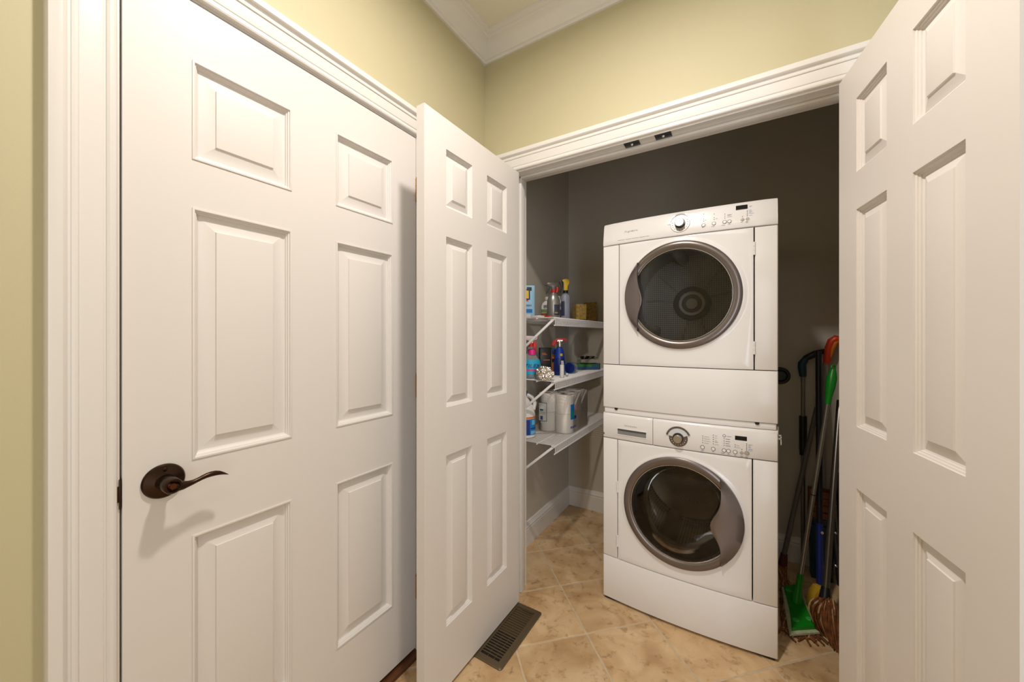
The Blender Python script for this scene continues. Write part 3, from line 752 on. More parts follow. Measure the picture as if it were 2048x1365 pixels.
# ------------------------------------------------------------------ wire shelves
SX0, SX1, SY0, SY1 = .008, .305, .176, CB-.012
SZ = (1.356, 1.031, .707)
def wire_shelf(z, label):
    t = thing('wire_shelf', label, 'shelf', (0, SY0, z), 0, 'white wire shelves in the closet')
    mb = MB(); y = .004
    while y < SY1-SY0:
        mb.tube([(SX0, y, 0), (SX1, y, 0), (SX1+.0015, y, -.002), (SX1+.0015, y, -.040)], .0015, 5); y += .0127
    mb.build('deck_wires', WIRE, t)['kind'] = 'stuff'
    for x, zz in ((SX0+.004, -.004), (.105, -.0045), (.205, -.0045), (SX1-.001, -.0045), (SX1, -.041)):
        MB().tube([(x, -.004, zz), (x, SY1-SY0, zz)], .0032, 8).build('rod', WIRE, t)
    for y in (.016,):
        mb = MB(); a = Vector((.292, y, -.010)); b = Vector((.004, y, -.255)); d = (b-a).normalized(); n = Vector((-d.z, 0, d.x))
        L = [[p+n*.006+Vector((0, -.005, 0)), p+n*.006+Vector((0, .005, 0)), p-n*.006+Vector((0, .005, 0)), p-n*.006+Vector((0, -.005, 0))] for p in (a, b)]
        mb.loops(L, True, True, True).box((0, y-.008, -.275), (.006, y+.008, -.235)).box((.280, y-.006, -.014), (.302, y+.006, -.006))
        mb.build('bracket', WIRE, t, bevel=.001)
    return t
wire_shelf(SZ[0], 'top white wire shelf holding sponges and spray bottles')
wire_shelf(SZ[1], 'middle white wire shelf holding the foil ball')
wire_shelf(SZ[2], 'bottom white wire shelf holding the paper roll pack')

# ------------------------------------------------------------------ things on the shelves
TOP = .0018      # wire tops above the shelf origin
def spot(px, X, shelf): p = onX(px, 600, X); return (p.x, p.y, SZ[shelf]+TOP)
def ppm(px, X):  # metres per pixel there
    p = onX(px, 600, X)-CAM; return (p.dot(FWD))/FPX
CLEAR = glassmat('clear_plastic', (.90, .93, .95), .08, 1.35, .18, (.75, .78, .80))
FILM = glassmat('clear_film', (.985, .985, .985), .12, 1.22, .04, (.9, .9, .9))
def XZ(y0): return lambda a, b, d: (a, y0+d, b)
def spray_head(parent, z, top, trig, collar, s=1.0, flip=1, neck=None):
    MB().lathe([(.0135*s, 0), (.0135*s, .016*s), (.011*s, .018*s)], 20, (0, 0, z)).build('collar', collar, parent)
    B = [(-.010, .016), (.010, .016), (.013, .030), (.030, .036), (.034, .046), (.030, .053), (-.030, .055), (-.040, .051), (-.042, .038), (-.030, .034), (-.013, .030)]
    MB().prism([(a*s*flip, z+b*s) for a, b in B], -.009*s, .009*s, XZ(0)).build('spray_head', top, parent, bevel=.0025*s)
    T = [(-.032, .035), (-.022, .034), (-.024, .018), (-.030, .004), (-.040, -.010), (-.044, -.006), (-.037, .010), (-.035, .022)]
    MB().prism([(a*s*flip, z+b*s) for a, b in T], -.006*s, .006*s, XZ(0)).build('trigger', trig, parent, bevel=.0015*s)
    MB().lathe([(.006*s, 0), (.0065*s, .008*s), (.004*s, .009*s)], 14, (0, 0, 0)).xf(Matrix.Translation((-.041*s*flip, 0, z+.045*s)) @ Matrix.Rotation(-PI/2*flip, 4, 'Y')).build('nozzle', top, parent)
def label_shell(parent, name, m, r_of, z0, z1, sx, sy, a0, a1, grow=.0008, n=16, rows=4):
    L = []
    for k in range(rows+1):
        z = z0+(z1-z0)*k/rows; r = r_of(z)
        L.append([((r*sx+grow)*math.cos(a0+(a1-a0)*q/n), (r*sy+grow)*math.sin(a0+(a1-a0)*q/n), z) for q in range(n+1)])
    return MB().loops(L, False).build(name, m, parent)
def interp(prof):
    def f(z):
        for (r0, z0), (r1, z1) in zip(prof, prof[1:]):
            if z0 <= z <= z1 and z1 > z0: return r0+(r1-r0)*(z-z0)/(z1-z0)
        return prof[-1][0]
    return f
def shell_text(mb, s, r, sx, sy, ang, z, size, **kw):    # lettering wrapped round an oval bottle, reading left to right from outside
    def fn(a, b):
        t = ang+a/(r*(abs(sx)+abs(sy))/2); return ((r*sx+.0016)*math.cos(t), (r*sy+.0016)*math.sin(t), z+b)
    return add_text(mb, s, fn, size, **kw)
FRONT = -PI/2      # the side of a thing that looks at the camera when rz = YAW

# -- top shelf
p = spot(1043, .085, 0)
t = thing('wipes_pouch', 'light blue and yellow printed pouch on the top shelf by the jamb', 'pouch', p, YAW+.1)
def pouch_pt(a, b, side, off=0):
    W_, H_ = .072, .180; th = .018*math.sin(PI*min(max(b/H_, .0), 1))**.6*max(0, 1-(a/W_)**2)**.5
    return (a, side*(th+.001+off), b)
for side, nm in ((-1, 'pouch_front'), (1, 'pouch_back')):
    MB().loops([[pouch_pt(-.072+.144*q/14, .180*k/12, side) for q in range(15)] for k in range(13)], False).build(nm, mat('pale_blue_foil', (150, 196, 222), .3), t)
def patch(name, x0, x1, z0, z1, m, off=.0006, n=6):
    return MB().loops([[pouch_pt(x0+(x1-x0)*q/n, z0+(z1-z0)*k/n, -1, off) for q in range(n+1)] for k in range(n+1)], False).build(name, m, t)
patch('print', -.07, .045, .100, .160, DBLUE); patch('print', -.06, .038, .107, .152, YELLOW, .0009); patch('print', .028, .055, .150, .170, BLKP, .0009)
patch('print', -.07, .058, .030, .050, BLUE); patch('print', -.07, .05, .004, .022, WHITEP); patch('print', .0, .035, .092, .10, RED, .0009)
mb = MB(); add_text(mb, 'clean', lambda a, b: pouch_pt(.008+a, .064+b, -1, .0012), .022); mb.build('lettering', DBLUE, t)
mb = MB(); add_text(mb, '31', lambda a, b: pouch_pt(.012+a, .008+b, -1, .0012), .016); mb.build('lettering', RED, t)

p = spot(1084, .20, 0)
t = thing('flat_packet', 'flat red and white packet lying at the shelf edge', 'packet', p, PI/2-.25)
box((-.055, -.028, 0), (.055, .028, .010)).build('sleeve', mat('red_card', (196, 44, 22), .5), t, bevel=.002)
box((-.0553, -.0283, .0015), (-.012, .0283, .0103)).build('white_band', WHITEP, t, bevel=.001)
box((.028, -.0283, .0015), (.0555, .0283, .0103)).build('orange_band', ORANGE, t, bevel=.001)

p = spot(1095, .10, 0)
t = thing('cleaner_bottle', 'white bottle with striped label behind the silver spray bottle', 'bottle', p, YAW)
PR = [(.034, 0), (.038, .004), (.038, .085), (.030, .105), (.014, .118), (.014, .128)]
MB().lathe(PR, 28, (0, 0, 0), 1, .6).build('bottle_body', WHITEP, t)
MB().lathe([(.015, .122), (.015, .14), (.013, .142)], 20, (0, 0, 0)).build('cap', WHITEP, t)
for z0, z1, m in ((.02, .042, mat('brown_print', (150, 84, 50), .5)), (.045, .066, mat('olive_print', (120, 140, 90), .5))): label_shell(t, 'label_band', m, interp(PR), z0, z1, 1, .6, PI+.1, 2*PI-.1)
mb = MB(); shell_text(mb, 'E', .038, 1, .6, FRONT-.75, .072, .026); mb.build('lettering', BLKP, t)

p = spot(1107, .20, 0); k = ppm(1107, .20)
t = thing('silver_spray_bottle', 'silver spray bottle with red collar on the top shelf', 'spray bottle', p, YAW)
PR = [(.034, 0), (.037, .004), (.037, .09), (.036, .105), (.030, .125), (.018, .142), (.013, .148), (.013, .156)]
MB().lathe(PR, 32, (0, 0, 0), 1, .75).build('bottle_body', mat('silver_plastic', (150, 148, 144), .3, metal=.6), t)
label_shell(t, 'label', mat('dark_label', (48, 56, 70), .5), interp(PR), .02, .08, 1, .75, FRONT+.0, FRONT+1.0)
label_shell(t, 'label_edge', mat('label_gold', (150, 130, 70), .5), interp(PR), .03, .038, 1, .75, FRONT+.1, FRONT+.6, .0012)
spray_head(t, .150, mat('pewter_plastic', (84, 80, 76), .3, metal=.4), BLACK, RED, 1.0)
MB().prism([(.012, .150), (.022, .150), (.028, .168), (.024, .184), (.014, .184), (.018, .168)], -.006, .006, XZ(0)).build('red_guard', RED, t, bevel=.001)

p = spot(1121, .09, 0)
t = thing('white_spray_bottle', 'grey spray bottle with white head behind the silver one', 'spray bottle', p, YAW+PI)
PR = [(.034, 0), (.036, .004), (.036, .08), (.026, .105), (.013, .118), (.013, .128)]
MB().lathe(PR, 28, (0, 0, 0), 1, .7).build('bottle_body', mat('grey_plastic', (120, 120, 122), .4), t)
label_shell(t, 'label', mat('navy_label', (36, 46, 66), .5), interp(PR), .02, .075, 1, .7, .3, PI-.3)
spray_head(t, .120, WHITEP, WHITEP, WHITEP, .9)

p = spot(1131, .17, 0)
t = thing('yellow_spray_bottle', 'translucent spray bottle with yellow trigger head', 'spray bottle', p, YAW)
PR = [(.026, 0), (.028, .004), (.028, .150), (.022, .162), (.013, .168), (.013, .178)]
MB().lathe(PR, 28, (0, 0, 0), 1, .8).build('bottle_body', mat('milky_plastic', (150, 154, 168), .35), t)
label_shell(t, 'label', mat('navy_label2', (52, 60, 86), .5), interp(PR), .03, .12, 1, .8, FRONT-1.3, FRONT-.3)
MB().lathe([(.0155, 0), (.0155, .016)], 20, (0, 0, .172)).build('collar', BLACK, t)
Bp = [(-.012, .188), (.012, .188), (.013, .215), (.024, .235), (.022, .25), (.008, .262), (-.016, .258), (-.024, .25), (-.012, .236), (-.012, .215)]
MB().prism(Bp, -.010, .010, XZ(0)).build('spray_head', YELLOW, t, bevel=.003)
MB().prism([(-.018, .240), (-.028, .258), (-.040, .244), (-.034, .230), (-.026, .205), (-.034, .178), (-.028, .174), (-.018, .200), (-.016, .222)], -.007, .007, XZ(0)).build('trigger', BLACK, t, bevel=.0015)

def lumpy(mb, amp, sc, seed):
    from mathutils import noise
    out = []
    for q in mb.v:
        q = Vector(q); out.append(q+Vector((noise.noise(q*sc+Vector((seed, 0, 0))), noise.noise(q*sc+Vector((0, seed, 0))), noise.noise(q*sc+Vector((0, 0, seed)))))*amp)
    mb.v = [tuple(a) for a in out]; return mb
def gridbox(lo, hi, n=(8, 6, 6)):
    mb = MB()
    P_ = lambda i, j, k: (lo[0]+(hi[0]-lo[0])*i/n[0], lo[1]+(hi[1]-lo[1])*j/n[1], lo[2]+(hi[2]-lo[2])*k/n[2])
    idx = {}; vs = []; fs = []
    def V(i, j, k):
        if (i, j, k) not in idx: idx[(i, j, k)] = len(vs); vs.append(P_(i, j, k))
        return idx[(i, j, k)]
    for i in range(n[0]):
        for j in range(n[1]):
            for k in (0, n[2]): fs.append((V(i, j, k), V(i+1, j, k), V(i+1, j+1, k), V(i, j+1, k)))
    for i in range(n[0]):
        for k in range(n[2]):
            for j in (0, n[1]): fs.append((V(i, j, k), V(i+1, j, k), V(i+1, j, k+1), V(i, j, k+1)))
    for j in range(n[1]):
        for k in range(n[2]):
            for i in (0, n[0]): fs.append((V(i, j, k), V(i, j+1, k), V(i, j+1, k+1), V(i, j, k+1)))
    return mb.add(vs, fs)
SPONGE = mat('straw_sponge', (168, 138, 72), .95, var=.35, scale=70, bump=1.0, bscale=220)
p = spot(1160, .20, 0)
t = thing('large_sponge', 'shorter yellow sponge on black scrub pad beside the tall one', 'sponge', p, YAW+.2, 'yellow sponges on the top shelf')
lumpy(gridbox((-.038, -.03, .012), (.032, .03, .112)), .003, 60, 3).build('sponge_block', SPONGE, t); lumpy(gridbox((-.040, -.031, 0), (.034, .031, .0125), (10, 6, 2)), .0012, 90, 3).build('scrub_pad', BLACK, t)
p = spot(1181, .19, 0)
t = thing('large_sponge', 'taller yellow sponge on black scrub pad next to the dryer', 'sponge', (p[0], p[1], p[2]), YAW+.2, 'yellow sponges on the top shelf')
lumpy(gridbox((-.040, -.03, .012), (.036, .03, .142)), .003, 60, 8).build('sponge_block', SPONGE, t); lumpy(gridbox((-.042, -.031, 0), (.038, .031, .0125), (10, 6, 2)), .0012, 90, 8).build('scrub_pad', BLACK, t)

# -- middle shelf
p = spot(1062, .135, 1)
t = thing('shower_cleaner_bottle', 'clear spray bottle with turquoise label and pink cap', 'spray bottle', p, YAW)
PR = [(.052, 0), (.056, .004), (.056, .03), (.054, .075), (.044, .105), (.030, .125), (.022, .150), (.016, .168), (.014, .176)]
MB().lathe(PR, 36, (0, 0, 0), 1, .55).build('bottle_body', CLEAR, t)
MB().lathe([(.050, .003), (.053, .006), (.053, .025)], 36, (0, 0, 0), 1, .53).build('liquid', mat('pale_teal_liquid', (120, 160, 170), .2), t)
label_shell(t, 'label', mat('turquoise_label', (22, 158, 196), .4), interp(PR), .022, .102, 1, .55, PI+.12, 2*PI-.12)
mb = MB(); shell_text(mb, 'TILEX', .056, 1, .55, FRONT-.70, .060, .027, shear=.25); o = mb.build('lettering', DBLUE, t)
for v_ in o.data.vertices: v_.co.y -= .001
label_shell(t, 'label_stripe', PINK, interp(PR), .042, .050, 1, .55, FRONT-.7, FRONT+.8, .0013)
MB().lathe([(.021, 0), (.0215, .012), (.020, .026), (.016, .03)], 24, (.004, -.004, .128)).build('pink_badge', PINK, t)
spray_head(t, .172, mat('frosted_white', (205, 195, 190), .4), RED, RED, 1.05)
MB().prism([(.010, .146), (.026, .146), (.032, .172), (.026, .2), (.014, .2)], -.007, .007, XZ(0)).build('red_guard', RED, t, bevel=.001)

p = spot(1090, .12, 1)
t = thing('black_box', 'black box with orange lettering behind the foil ball', 'box', p, YAW+.15)
box((-.034, -.02, 0), (.036, .02, .160)).build('carton', BLACK, t, bevel=.002)
for x0, x1, z0, z1 in ((-.022, .006, .118, .124), (-.014, .024, .086, .090), (-.024, .0, .126, .130)):
    box((x0, -.0212, z0), (x1, -.0202, z1)).build('print', ORANGE, t)
box((.034, -.0207, .0), (.0365, .0207, .150)).build('edge_stripe', mat('edge_grey', (110, 106, 100), .5), t)

p = spot(1107, .13, 1)
t = thing('orange_bottle', 'narrow orange bottle with blue top beside the black box', 'bottle', p, YAW)
PR = [(.02, 0), (.022, .003), (.022, .095), (.018, .112), (.012, .12)]
MB().lathe(PR, 24, (0, 0, 0)).build('bottle_body', ORANGE, t); MB().lathe([(.014, .118), (.014, .15), (.011, .153)], 20).build('cap', mat('cornflower_plastic', (50, 90, 170), .4), t)
label_shell(t, 'label', BLKP, interp(PR), .07, .092, 1, 1, FRONT-1, FRONT+1)

p = spot(1119, .195, 1)
t = thing('blue_spray_bottle', 'dark blue spray bottle with red trigger on the middle shelf', 'spray bottle', p, YAW)
PR = [(.032, 0), (.034, .004), (.034, .07), (.030, .10), (.026, .135), (.018, .158), (.014, .165), (.014, .172)]
MB().lathe(PR, 32, (0, 0, 0), 1, .7).build('bottle_body', mat('royal_blue_plastic', (22, 62, 158), .3), t)
label_shell(t, 'label', DBLUE, interp(PR), .02, .10, 1, .7, FRONT-.9, FRONT+.9)
label_shell(t, 'label_mark', YELLOW, interp(PR), .112, .126, 1, .7, FRONT+.05, FRONT+.55, .0012)
label_shell(t, 'label_mark', WHITEP, interp(PR), .05, .085, 1, .7, FRONT+.2, FRONT+.7, .0012)
MB().lathe([(.0155, 0), (.0165, .01), (.0165, .026), (.012, .034)], 24, (0, 0, .166)).build('collar', SILV, t)
MB().prism([(-.050, .175), (-.040, .198), (-.018, .214), (.020, .217), (.044, .210), (.046, .200), (.030, .200), (.012, .206), (-.012, .203), (-.020, .180), (-.030, .170)], -.009, .009, XZ(0)).build('spray_head', RED, t, bevel=.002)
MB().prism([(-.014, .196), (.016, .198), (.018, .205), (-.012, .206)], -.011, .011, XZ(0)).build('head_shroud', SILV, t)
p = spot(1124, .262, 1)
t = thing('white_canister', 'small white ribbed canister in front of the blue spray bottle', 'canister', p, YAW)
MB().lathe([(.0115, 0), (.0125, .002)]+[q for k_ in range(6) for q in ((.0125, .004+k_*.010), (.0118, .0065+k_*.010), (.0118, .0085+k_*.010), (.0125, .011+k_*.010))]+[(.012, .068), (.009, .07)], 24).build('canister_body', WHITEP, t)
p = spot(1134, .262, 1)
t = thing('white_ball', 'small white ball next to the ribbed canister', 'ball', (p[0], p[1], p[2]+.009), YAW)
MB().lathe([(.0001, -.0092)]+[(.0092*math.cos(a_), .0092*math.sin(a_)) for a_ in [(-1.2+2.4*k_/10) for k_ in range(11)]]+[(.0001, .0092)], 20).build('ball_shell', WHITEP, t)
MB().lathe([(.0094, -.0006), (.0094, .0006)], 20, cap0=False, cap1=False).build('seam', GREYP, t)

p = spot(1143, .21, 1)
t = thing('blue_lidded_tub', 'round tub lying on its side with blue lid facing out', 'tub', (p[0], p[1], p[2]+.034), YAW-.45)
M_ = Matrix.Rotation(math.radians(-14), 4, 'X')
MB().lathe([(.029, .03), (.0345, .034), (.0345, .044), (.031, .046), (.029, .043), (0, .043)], 36, axis='y', cap0=False, cap1=False).build('lid', DBLUE, t)
MB().lathe([(.031, .0455), (.033, .047), (.0345, .045)], 36, axis='y', cap0=False, cap1=False).build('lid_rim', BLUE, t)
MB().lathe([(0, -.035), (.029, -.035), (.031, -.03), (.031, .034)], 36, axis='y', cap0=False, cap1=False).build('tub_body', mat('grey_white_plastic', (170, 170, 168), .4), t)

p = spot(1171, .19, 1); p = (p[0], p[1], p[2]+.003)
t = thing('sponge_package', 'green and blue scrubber package under the gloves', 'package', p, YAW+.1)
lumpy(gridbox((-.075, -.05, 0), (.082, .05, .016), (12, 8, 2)), .002, 30, 1).build('blue_scrubber', mat('deep_blue_pad', (24, 96, 160), .7), t)
lumpy(gridbox((-.073, -.049, .016), (.030, .05, .034), (12, 8, 2)), .002, 30, 4).build('green_scrubber', mat('green_pad', (50, 150, 62), .8, var=.3, scale=40), t)
lumpy(gridbox((.032, -.049, .016), (.080, .05, .036), (8, 8, 2)), .002, 30, 4).build('teal_scrubber', mat('teal_pad', (24, 112, 116), .8), t)
lumpy(gridbox((-.079, -.054, -.0005), (.087, .054, .040), (16, 10, 4)), .002, 40, 2).build('plastic_wrap', FILM, t)
t2 = thing('rag_bundle', 'crumpled pale rag on top of the green package', 'rag', (p[0], p[1], p[2]+.044), YAW+.1)
lumpy(gridbox((-.045, -.05, 0), (.084, .04, .022), (14, 8, 3)), .006, 35, 11).build('folded_rag', mat('pale_cloth', (176, 172, 158), .9), t2)
t3 = thing('work_gloves', 'black and white work gloves lying on the rag', 'gloves', (p[0], p[1], p[2]+.068), YAW+.1)
rr = random.Random(4)
for n_ in range(2):
    lumpy(gridbox((-.03+n_*.045, -.025, 0), (.012+n_*.045, .025, .016), (8, 6, 3)), .006, 50, 20+n_).build('palm', mat('grey_knit', (150, 146, 138), .9) if n_ else BLACK, t3)
for n_ in range(6):
    x0 = -.034+n_*.018
    MB().tube([(x0, -.028, .006), (x0+rr.uniform(-.01, .01), -.036, .016+rr.uniform(0, .006)), (x0+.014, -.03, .016), (x0+.022, -.018, .010)], [.0048, .005, .005, .0042], 8).build('glove_finger', BLACK if n_ % 2 == 0 else MATS['grey_knit'], t3)

p = spot(1088, .236, 1)
bm_ = bmesh.new(); bmesh.ops.create_icosphere(bm_, subdivisions=5, radius=1)
from mathutils import noise
for v_ in bm_.verts:
    n_ = v_.co.copy(); d_ = .95+.16*noise.noise(n_*2.6)+.20*abs(noise.noise(n_*6))+.16*abs(noise.noise(n_*13+Vector((3, 1, 2))))
    v_.co = Vector((n_.x*.050*d_, n_.y*.034*d_, max(n_.z*.036*d_, -.033)+.033))
me = bpy.data.meshes.new('foil'); bm_.to_mesh(me); bm_.free(); me.materials.append(mat('crumpled_foil', (228, 224, 216), .18, metal=1, bump=.5, bscale=260))
t = link('foil_ball', me); t.location = p; tag(t, 'crumpled silver foil ball at the front edge of the middle shelf', 'foil ball')

# -- bottom shelf
p = spot(1046, .085, 2)
t = thing('bleach_jug', 'white jug with blue label and orange stripe beside the paper rolls', 'jug', p, YAW)
PR = [(.062, 0), (.068, .005), (.068, .10), (.067, .125), (.060, .155), (.046, .185), (.028, .21), (.020, .222), (.020, .235)]
MB().lathe(PR, 40, (0, 0, 0), 1, .72).build('jug_body', WHITEP, t)
label_shell(t, 'label', mat('jug_blue_label', (26, 120, 190), .45), interp(PR), .018, .104, 1, .72, PI+.05, 2*PI-.02)
label_shell(t, 'label_stripe', ORANGE, interp(PR), .106, .116, 1, .72, PI+.05, 2*PI-.02)
label_shell(t, 'label_panel', mat('navy_panel', (20, 50, 130), .45), interp(PR), .02, .10, 1, .72, FRONT-.9, FRONT+.55, .0012)
label_shell(t, 'label_panel', mat('pale_panel', (120, 180, 220), .45), interp(PR), .072, .098, 1, .72, FRONT+.75, FRONT+1.15, .0012)
label_shell(t, 'label_panel', MATS['pale_panel'], interp(PR), .022, .04, 1, .72, FRONT+.65, FRONT+1.35, .0012)
label_shell(t, 'label_panel', MATS['navy_panel'], interp(PR), .050, .056, 1, .72, FRONT+.6, FRONT+1.4, .0012)
MB().tube([(.058, 0, .150), (.066, 0, .185), (.050, 0, .215), (.028, 0, .228), (.012, 0, .226)], [.011, .011, .011, .011, .009], 12).build('jug_handle', WHITEP, t)
MB().lathe([(.024, .228), (.024, .25), (.021, .253)], 24).build('cap', mat('navy_cap', (40, 50, 90), .4), t)

# pack of paper rolls: the long side faces the camera, end face to the right
PAPER = mat('white_paper', (238, 232, 224), .95, bump=.5, bscale=90)
CORE = mat('cardboard_core', (150, 120, 90), .9)
RR, RH = .0535, .108
c0 = onX(1124, 850, .292)
t = thing('paper_roll_pack', 'plastic-wrapped pack of white paper rolls on the bottom shelf', 'paper rolls', (.292-RR, .455, SZ[2]+TOP), 0)
rl = MB().lathe([(.019, 0), (RR-.003, 0), (RR, .003), (RR, RH-.003), (RR-.003, RH), (.019, RH)], 36, cap0=False, cap1=False).mesh('roll', PAPER)
cr = MB().lathe([(.019, .0), (.0188, RH)], 20, cap0=False, cap1=False).mesh('core', CORE)
for lv in range(2):
    for ix in range(2):
        for iy in range(3):
            o = link('roll', rl, t); o.location = (-ix*2*RR, iy*2*RR, lv*(RH+.0005)+.001)
            if lv == 1: link('core', cr, o)
def hull(off, z0, z1):     # wrap outline around the rolls
    P = []
    X0_, X1_, Y0_, Y1_ = -2*RR, 0, 0, 4*RR
    for cx_, cy_, a0_ in ((X1_, Y1_, 0), (X0_, Y1_, PI/2), (X0_, Y0_, PI), (X1_, Y0_, 1.5*PI)):
        for k_ in range(9): a_ = a0_+k_/8*PI/2; P.append((cx_+(RR+off)*math.cos(a_), cy_+(RR+off)*math.sin(a_)))
    return P
HT = 2*RH+.004
ol = hull(.0016, 0, HT); Ls = [[(x, y, z) for x, y in ol] for z in (.0005, .05, .10, .16, HT-.004)]
inn = [[(-RR+(x+RR)*f, 2*RR+(y-2*RR)*f, HT+h_) for x, y in ol] for f, h_ in ((.93, .003), (.7, .007), (.35, .012), (.12, .018))]
lumpy(MB().loops(Ls+inn, True, False, True), .003, 28, 5).build('plastic_wrap', FILM, t)
def wrap_pt(s_, z, off):   # s runs along the near side (from the left) and round the right corner
    # left part: near side y=-(RR+..), x from -3RR to 0; then corner arc; then right side x=RR going +y
    r_ = RR+.0032+off; a_len = 2*RR
    if s_ < a_len: return (-2*RR+s_, -r_, z)
    s2 = s_-a_len; arc_ = r_*PI/2
    if s2 < arc_: a_ = -PI/2+s2/r_; return (r_*math.cos(a_), r_*math.sin(a_), z)
    return (r_, s2-arc_, z)
def wp(name, s0, s1, z0, z1, m, off=0): MB().loops([[wrap_pt(s0+(s1-s0)*q/10, z, off) for q in range(11)] for z in (z0, z1)], False).build(name, m, t)
def wcor(s_):     # left rear corner of the near side (towards the wall) wraps back
    return s_
wp('printed_label', -.030, .020, .060, .165, mat('pack_white', (228, 226, 222), .4))
for s0, s1, z0, z1 in ((.017, .020, .060, .165), (-.03, .02, .163, .166), (-.03, .02, .059, .062)): wp('label_border', s0, s1, z0, z1, mat('pack_teal', (0, 128, 120), .4), .0006)
wp('label_mark', -.025, -.003, .118, .128, MATS['pack_teal'], .0006); wp('label_mark', -.022, -.006, .066, .088, mat('pack_violet', (80, 84, 140), .5), .0006)
for z in (.146, .152, .158, .100, .106, .112): wp('label_print', -.025, .010, z, z+.0015, MATS['grey_print'], .0006)
b0 = 2*RR+(RR+.003)*PI/2
wp('printed_panel', b0-.030, b0+.002, .080, .165, mat('pack_blue', (0, 104, 178), .4))
wp('panel_mark', b0-.024, b0-.006, .092, .128, mat('pack_green', (0, 130, 90), .4), .0006)
wp('panel_print', b0+.012, b0+.040, .130, .160, mat('pack_red', (200, 130, 130), .5))
wp('panel_print', b0+.006, b0+.034, .080, .098, mat('pack_navy', (16, 36, 130), .4))
for k_ in range(5): wp('panel_print', b0-.030+k_*.013, b0-.022+k_*.013, .030, .042, mat('pack_print_blue', (84, 92, 150), .5))

# ------------------------------------------------------------------ mops and brooms on the right
def fpt(px, py, Z=0): return onZ(px, py, Z)
POLE = mat('brushed_aluminium', (170, 166, 160), .28, metal=.9)
GPOLE = mat('grey_painted_pole', (104, 98, 96), .4, metal=.2)
# green flat mop
hb = fpt(1597, 1222, .02); tp = onY(1664, 752, .82)
t = thing('green_flat_mop', 'green flat mop with silver pole and white pad', 'mop', (hb.x, hb.y, 0))
B = Vector((hb.x, hb.y, 0))
jn = onY(1591, 1190, hb.y-.0)-B; top = tp-B
# head outline from its four photographed corners on the floor
cs = [fpt(1566, 1180, .012), fpt(1597, 1176, .012), fpt(1638, 1266, .012), fpt(1582, 1270, .012)]
cs = [c-B for c in cs]
def quad_pt(a, b, z):
    p_ = cs[0]*(1-a)*(1-b)+cs[1]*a*(1-b)+cs[2]*a*b+cs[3]*(1-a)*b; return (p_.x, p_.y, z)
def slab(a0, a1, b0_, b1_, z0, z1, pinch, name, m):
    L = []
    n_ = 12
    def edge(z, g):
        P = []
        for q in range(n_+1):
            b = b0_+(b1_-b0_)*q/n_; w_ = pinch*math.sin(PI*q/n_)
            P.append(quad_pt(a0+w_+g, b, z))
        for q in range(n_, -1, -1):
            b = b0_+(b1_-b0_)*q/n_; w_ = pinch*math.sin(PI*q/n_)
            P.append(quad_pt(a1-w_-g, b, z))
        return P
    return MB().loops([edge(z0, 0), edge(z1-.004, 0), edge(z1, .04)], True, True, True).build(name, m, t)
slab(-.06, 1.06, -.03, 1.03, .012, .020, -.02, 'pad', mat('white_green_pad', (190, 196, 160), .95, var=.15, scale=60))
slab(.04, .93, .02, .97, .020, .034, .06, 'mop_head', GREEN)
for a, b in ((.25, .83), (.78, .83), (.25, .15), (.75, .15)):
    q = quad_pt(a, b, .034); MB().lathe([(.013, 0), (.013, .002), (.010, .004), (.004, .003)], 12, q).build('pad_gripper', mat('pale_green_rubber', (60, 170, 70), .6), t)
jb = Vector(quad_pt(.48, .45, .032)); d_ = (top-jb).normalized()
MB().tube([jb, jb+d_*.03, jb+d_*.05, jb+d_*.13], [.020, .020, .0135, .012], 14).build('swivel_socket', GREEN, t)
LEN = (top-jb).length
MB().tube([jb+d_*.12, jb+d_*(LEN-.13)], .0095, 14).build('pole', POLE, t)
mb = MB(); mb.tube([jb+d_*(LEN*.46), jb+d_*(LEN*.46+.004)], .0102, 14); mb.build('pole_joint', BLACK, t)
MB().tube([jb+d_*(LEN-.14), jb+d_*(LEN-.10), jb+d_*(LEN-.06), jb+d_*(LEN-.01), jb+d_*(LEN+.03)], [.012, .0135, .019, .021, .012], 16).build('grip', GREEN, t)
mb = MB(); c_ = jb+d_*(LEN+.040); mb.tube([c_+RGT*(.010*math.cos(2*PI*k_/14))+Vector((0, 0, .012*math.sin(2*PI*k_/14))) for k_ in range(15)], .004, 8); mb.build('hanging_loop', GREEN, t)

# dark blue-black broom, pole upright
def stick(name, label, cat, bot, topp, parts):
    t = thing(name, label, cat, (bot.x, bot.y, 0)); O = Vector((bot.x, bot.y, 0)); a = bot-O; b = topp-O
    for nm, f0, f1, r, m in parts: MB().tube([a+(b-a)*f0, a+(b-a)*f1], r, 14).build(nm, m, t)
    return t, a, b
bot = fpt(1640, 1225); topp = onY(1637, 703, .90)
NAVY = mat('navy_plastic', (16, 18, 60), .4)
t, a, b = stick('navy_broom', 'navy handled broom with yellow head standing behind the green mop', 'broom', Vector((bot.x, bot.y, .03)), topp, [('pole', .18, .995, .0125, mat('near_black_pole', (18, 17, 30), .4)), ('socket', .04, .30, .0135, DBLUE), ('pole_cap', .985, 1.0, .0135, BLACK)])
d_ = (b-a).normalized()
q = a+(b-a)*.27; MB().tube([q-FWD*.0138, q-FWD*.017], .006, 10).build('hang_hole', mat('pale_knob', (190, 180, 160), .5), t)
L = [[a+RGT*(w_*x_)+FWD*(.02*y_)+Vector((0, 0, z_-.03)) for x_, y_ in ((-1, -1), (1, -1), (1, 1), (-1, 1))] for w_, z_ in ((.050, .0), (.048, .05), (.040, .09), (.018, .12))]
MB().loops(L, True, True, True).build('broom_head', mat('yellow_bristles', (206, 164, 24), .7, bump=.8, bscale=200, stretch=(6, 6, .5)), t, bevel=.004)

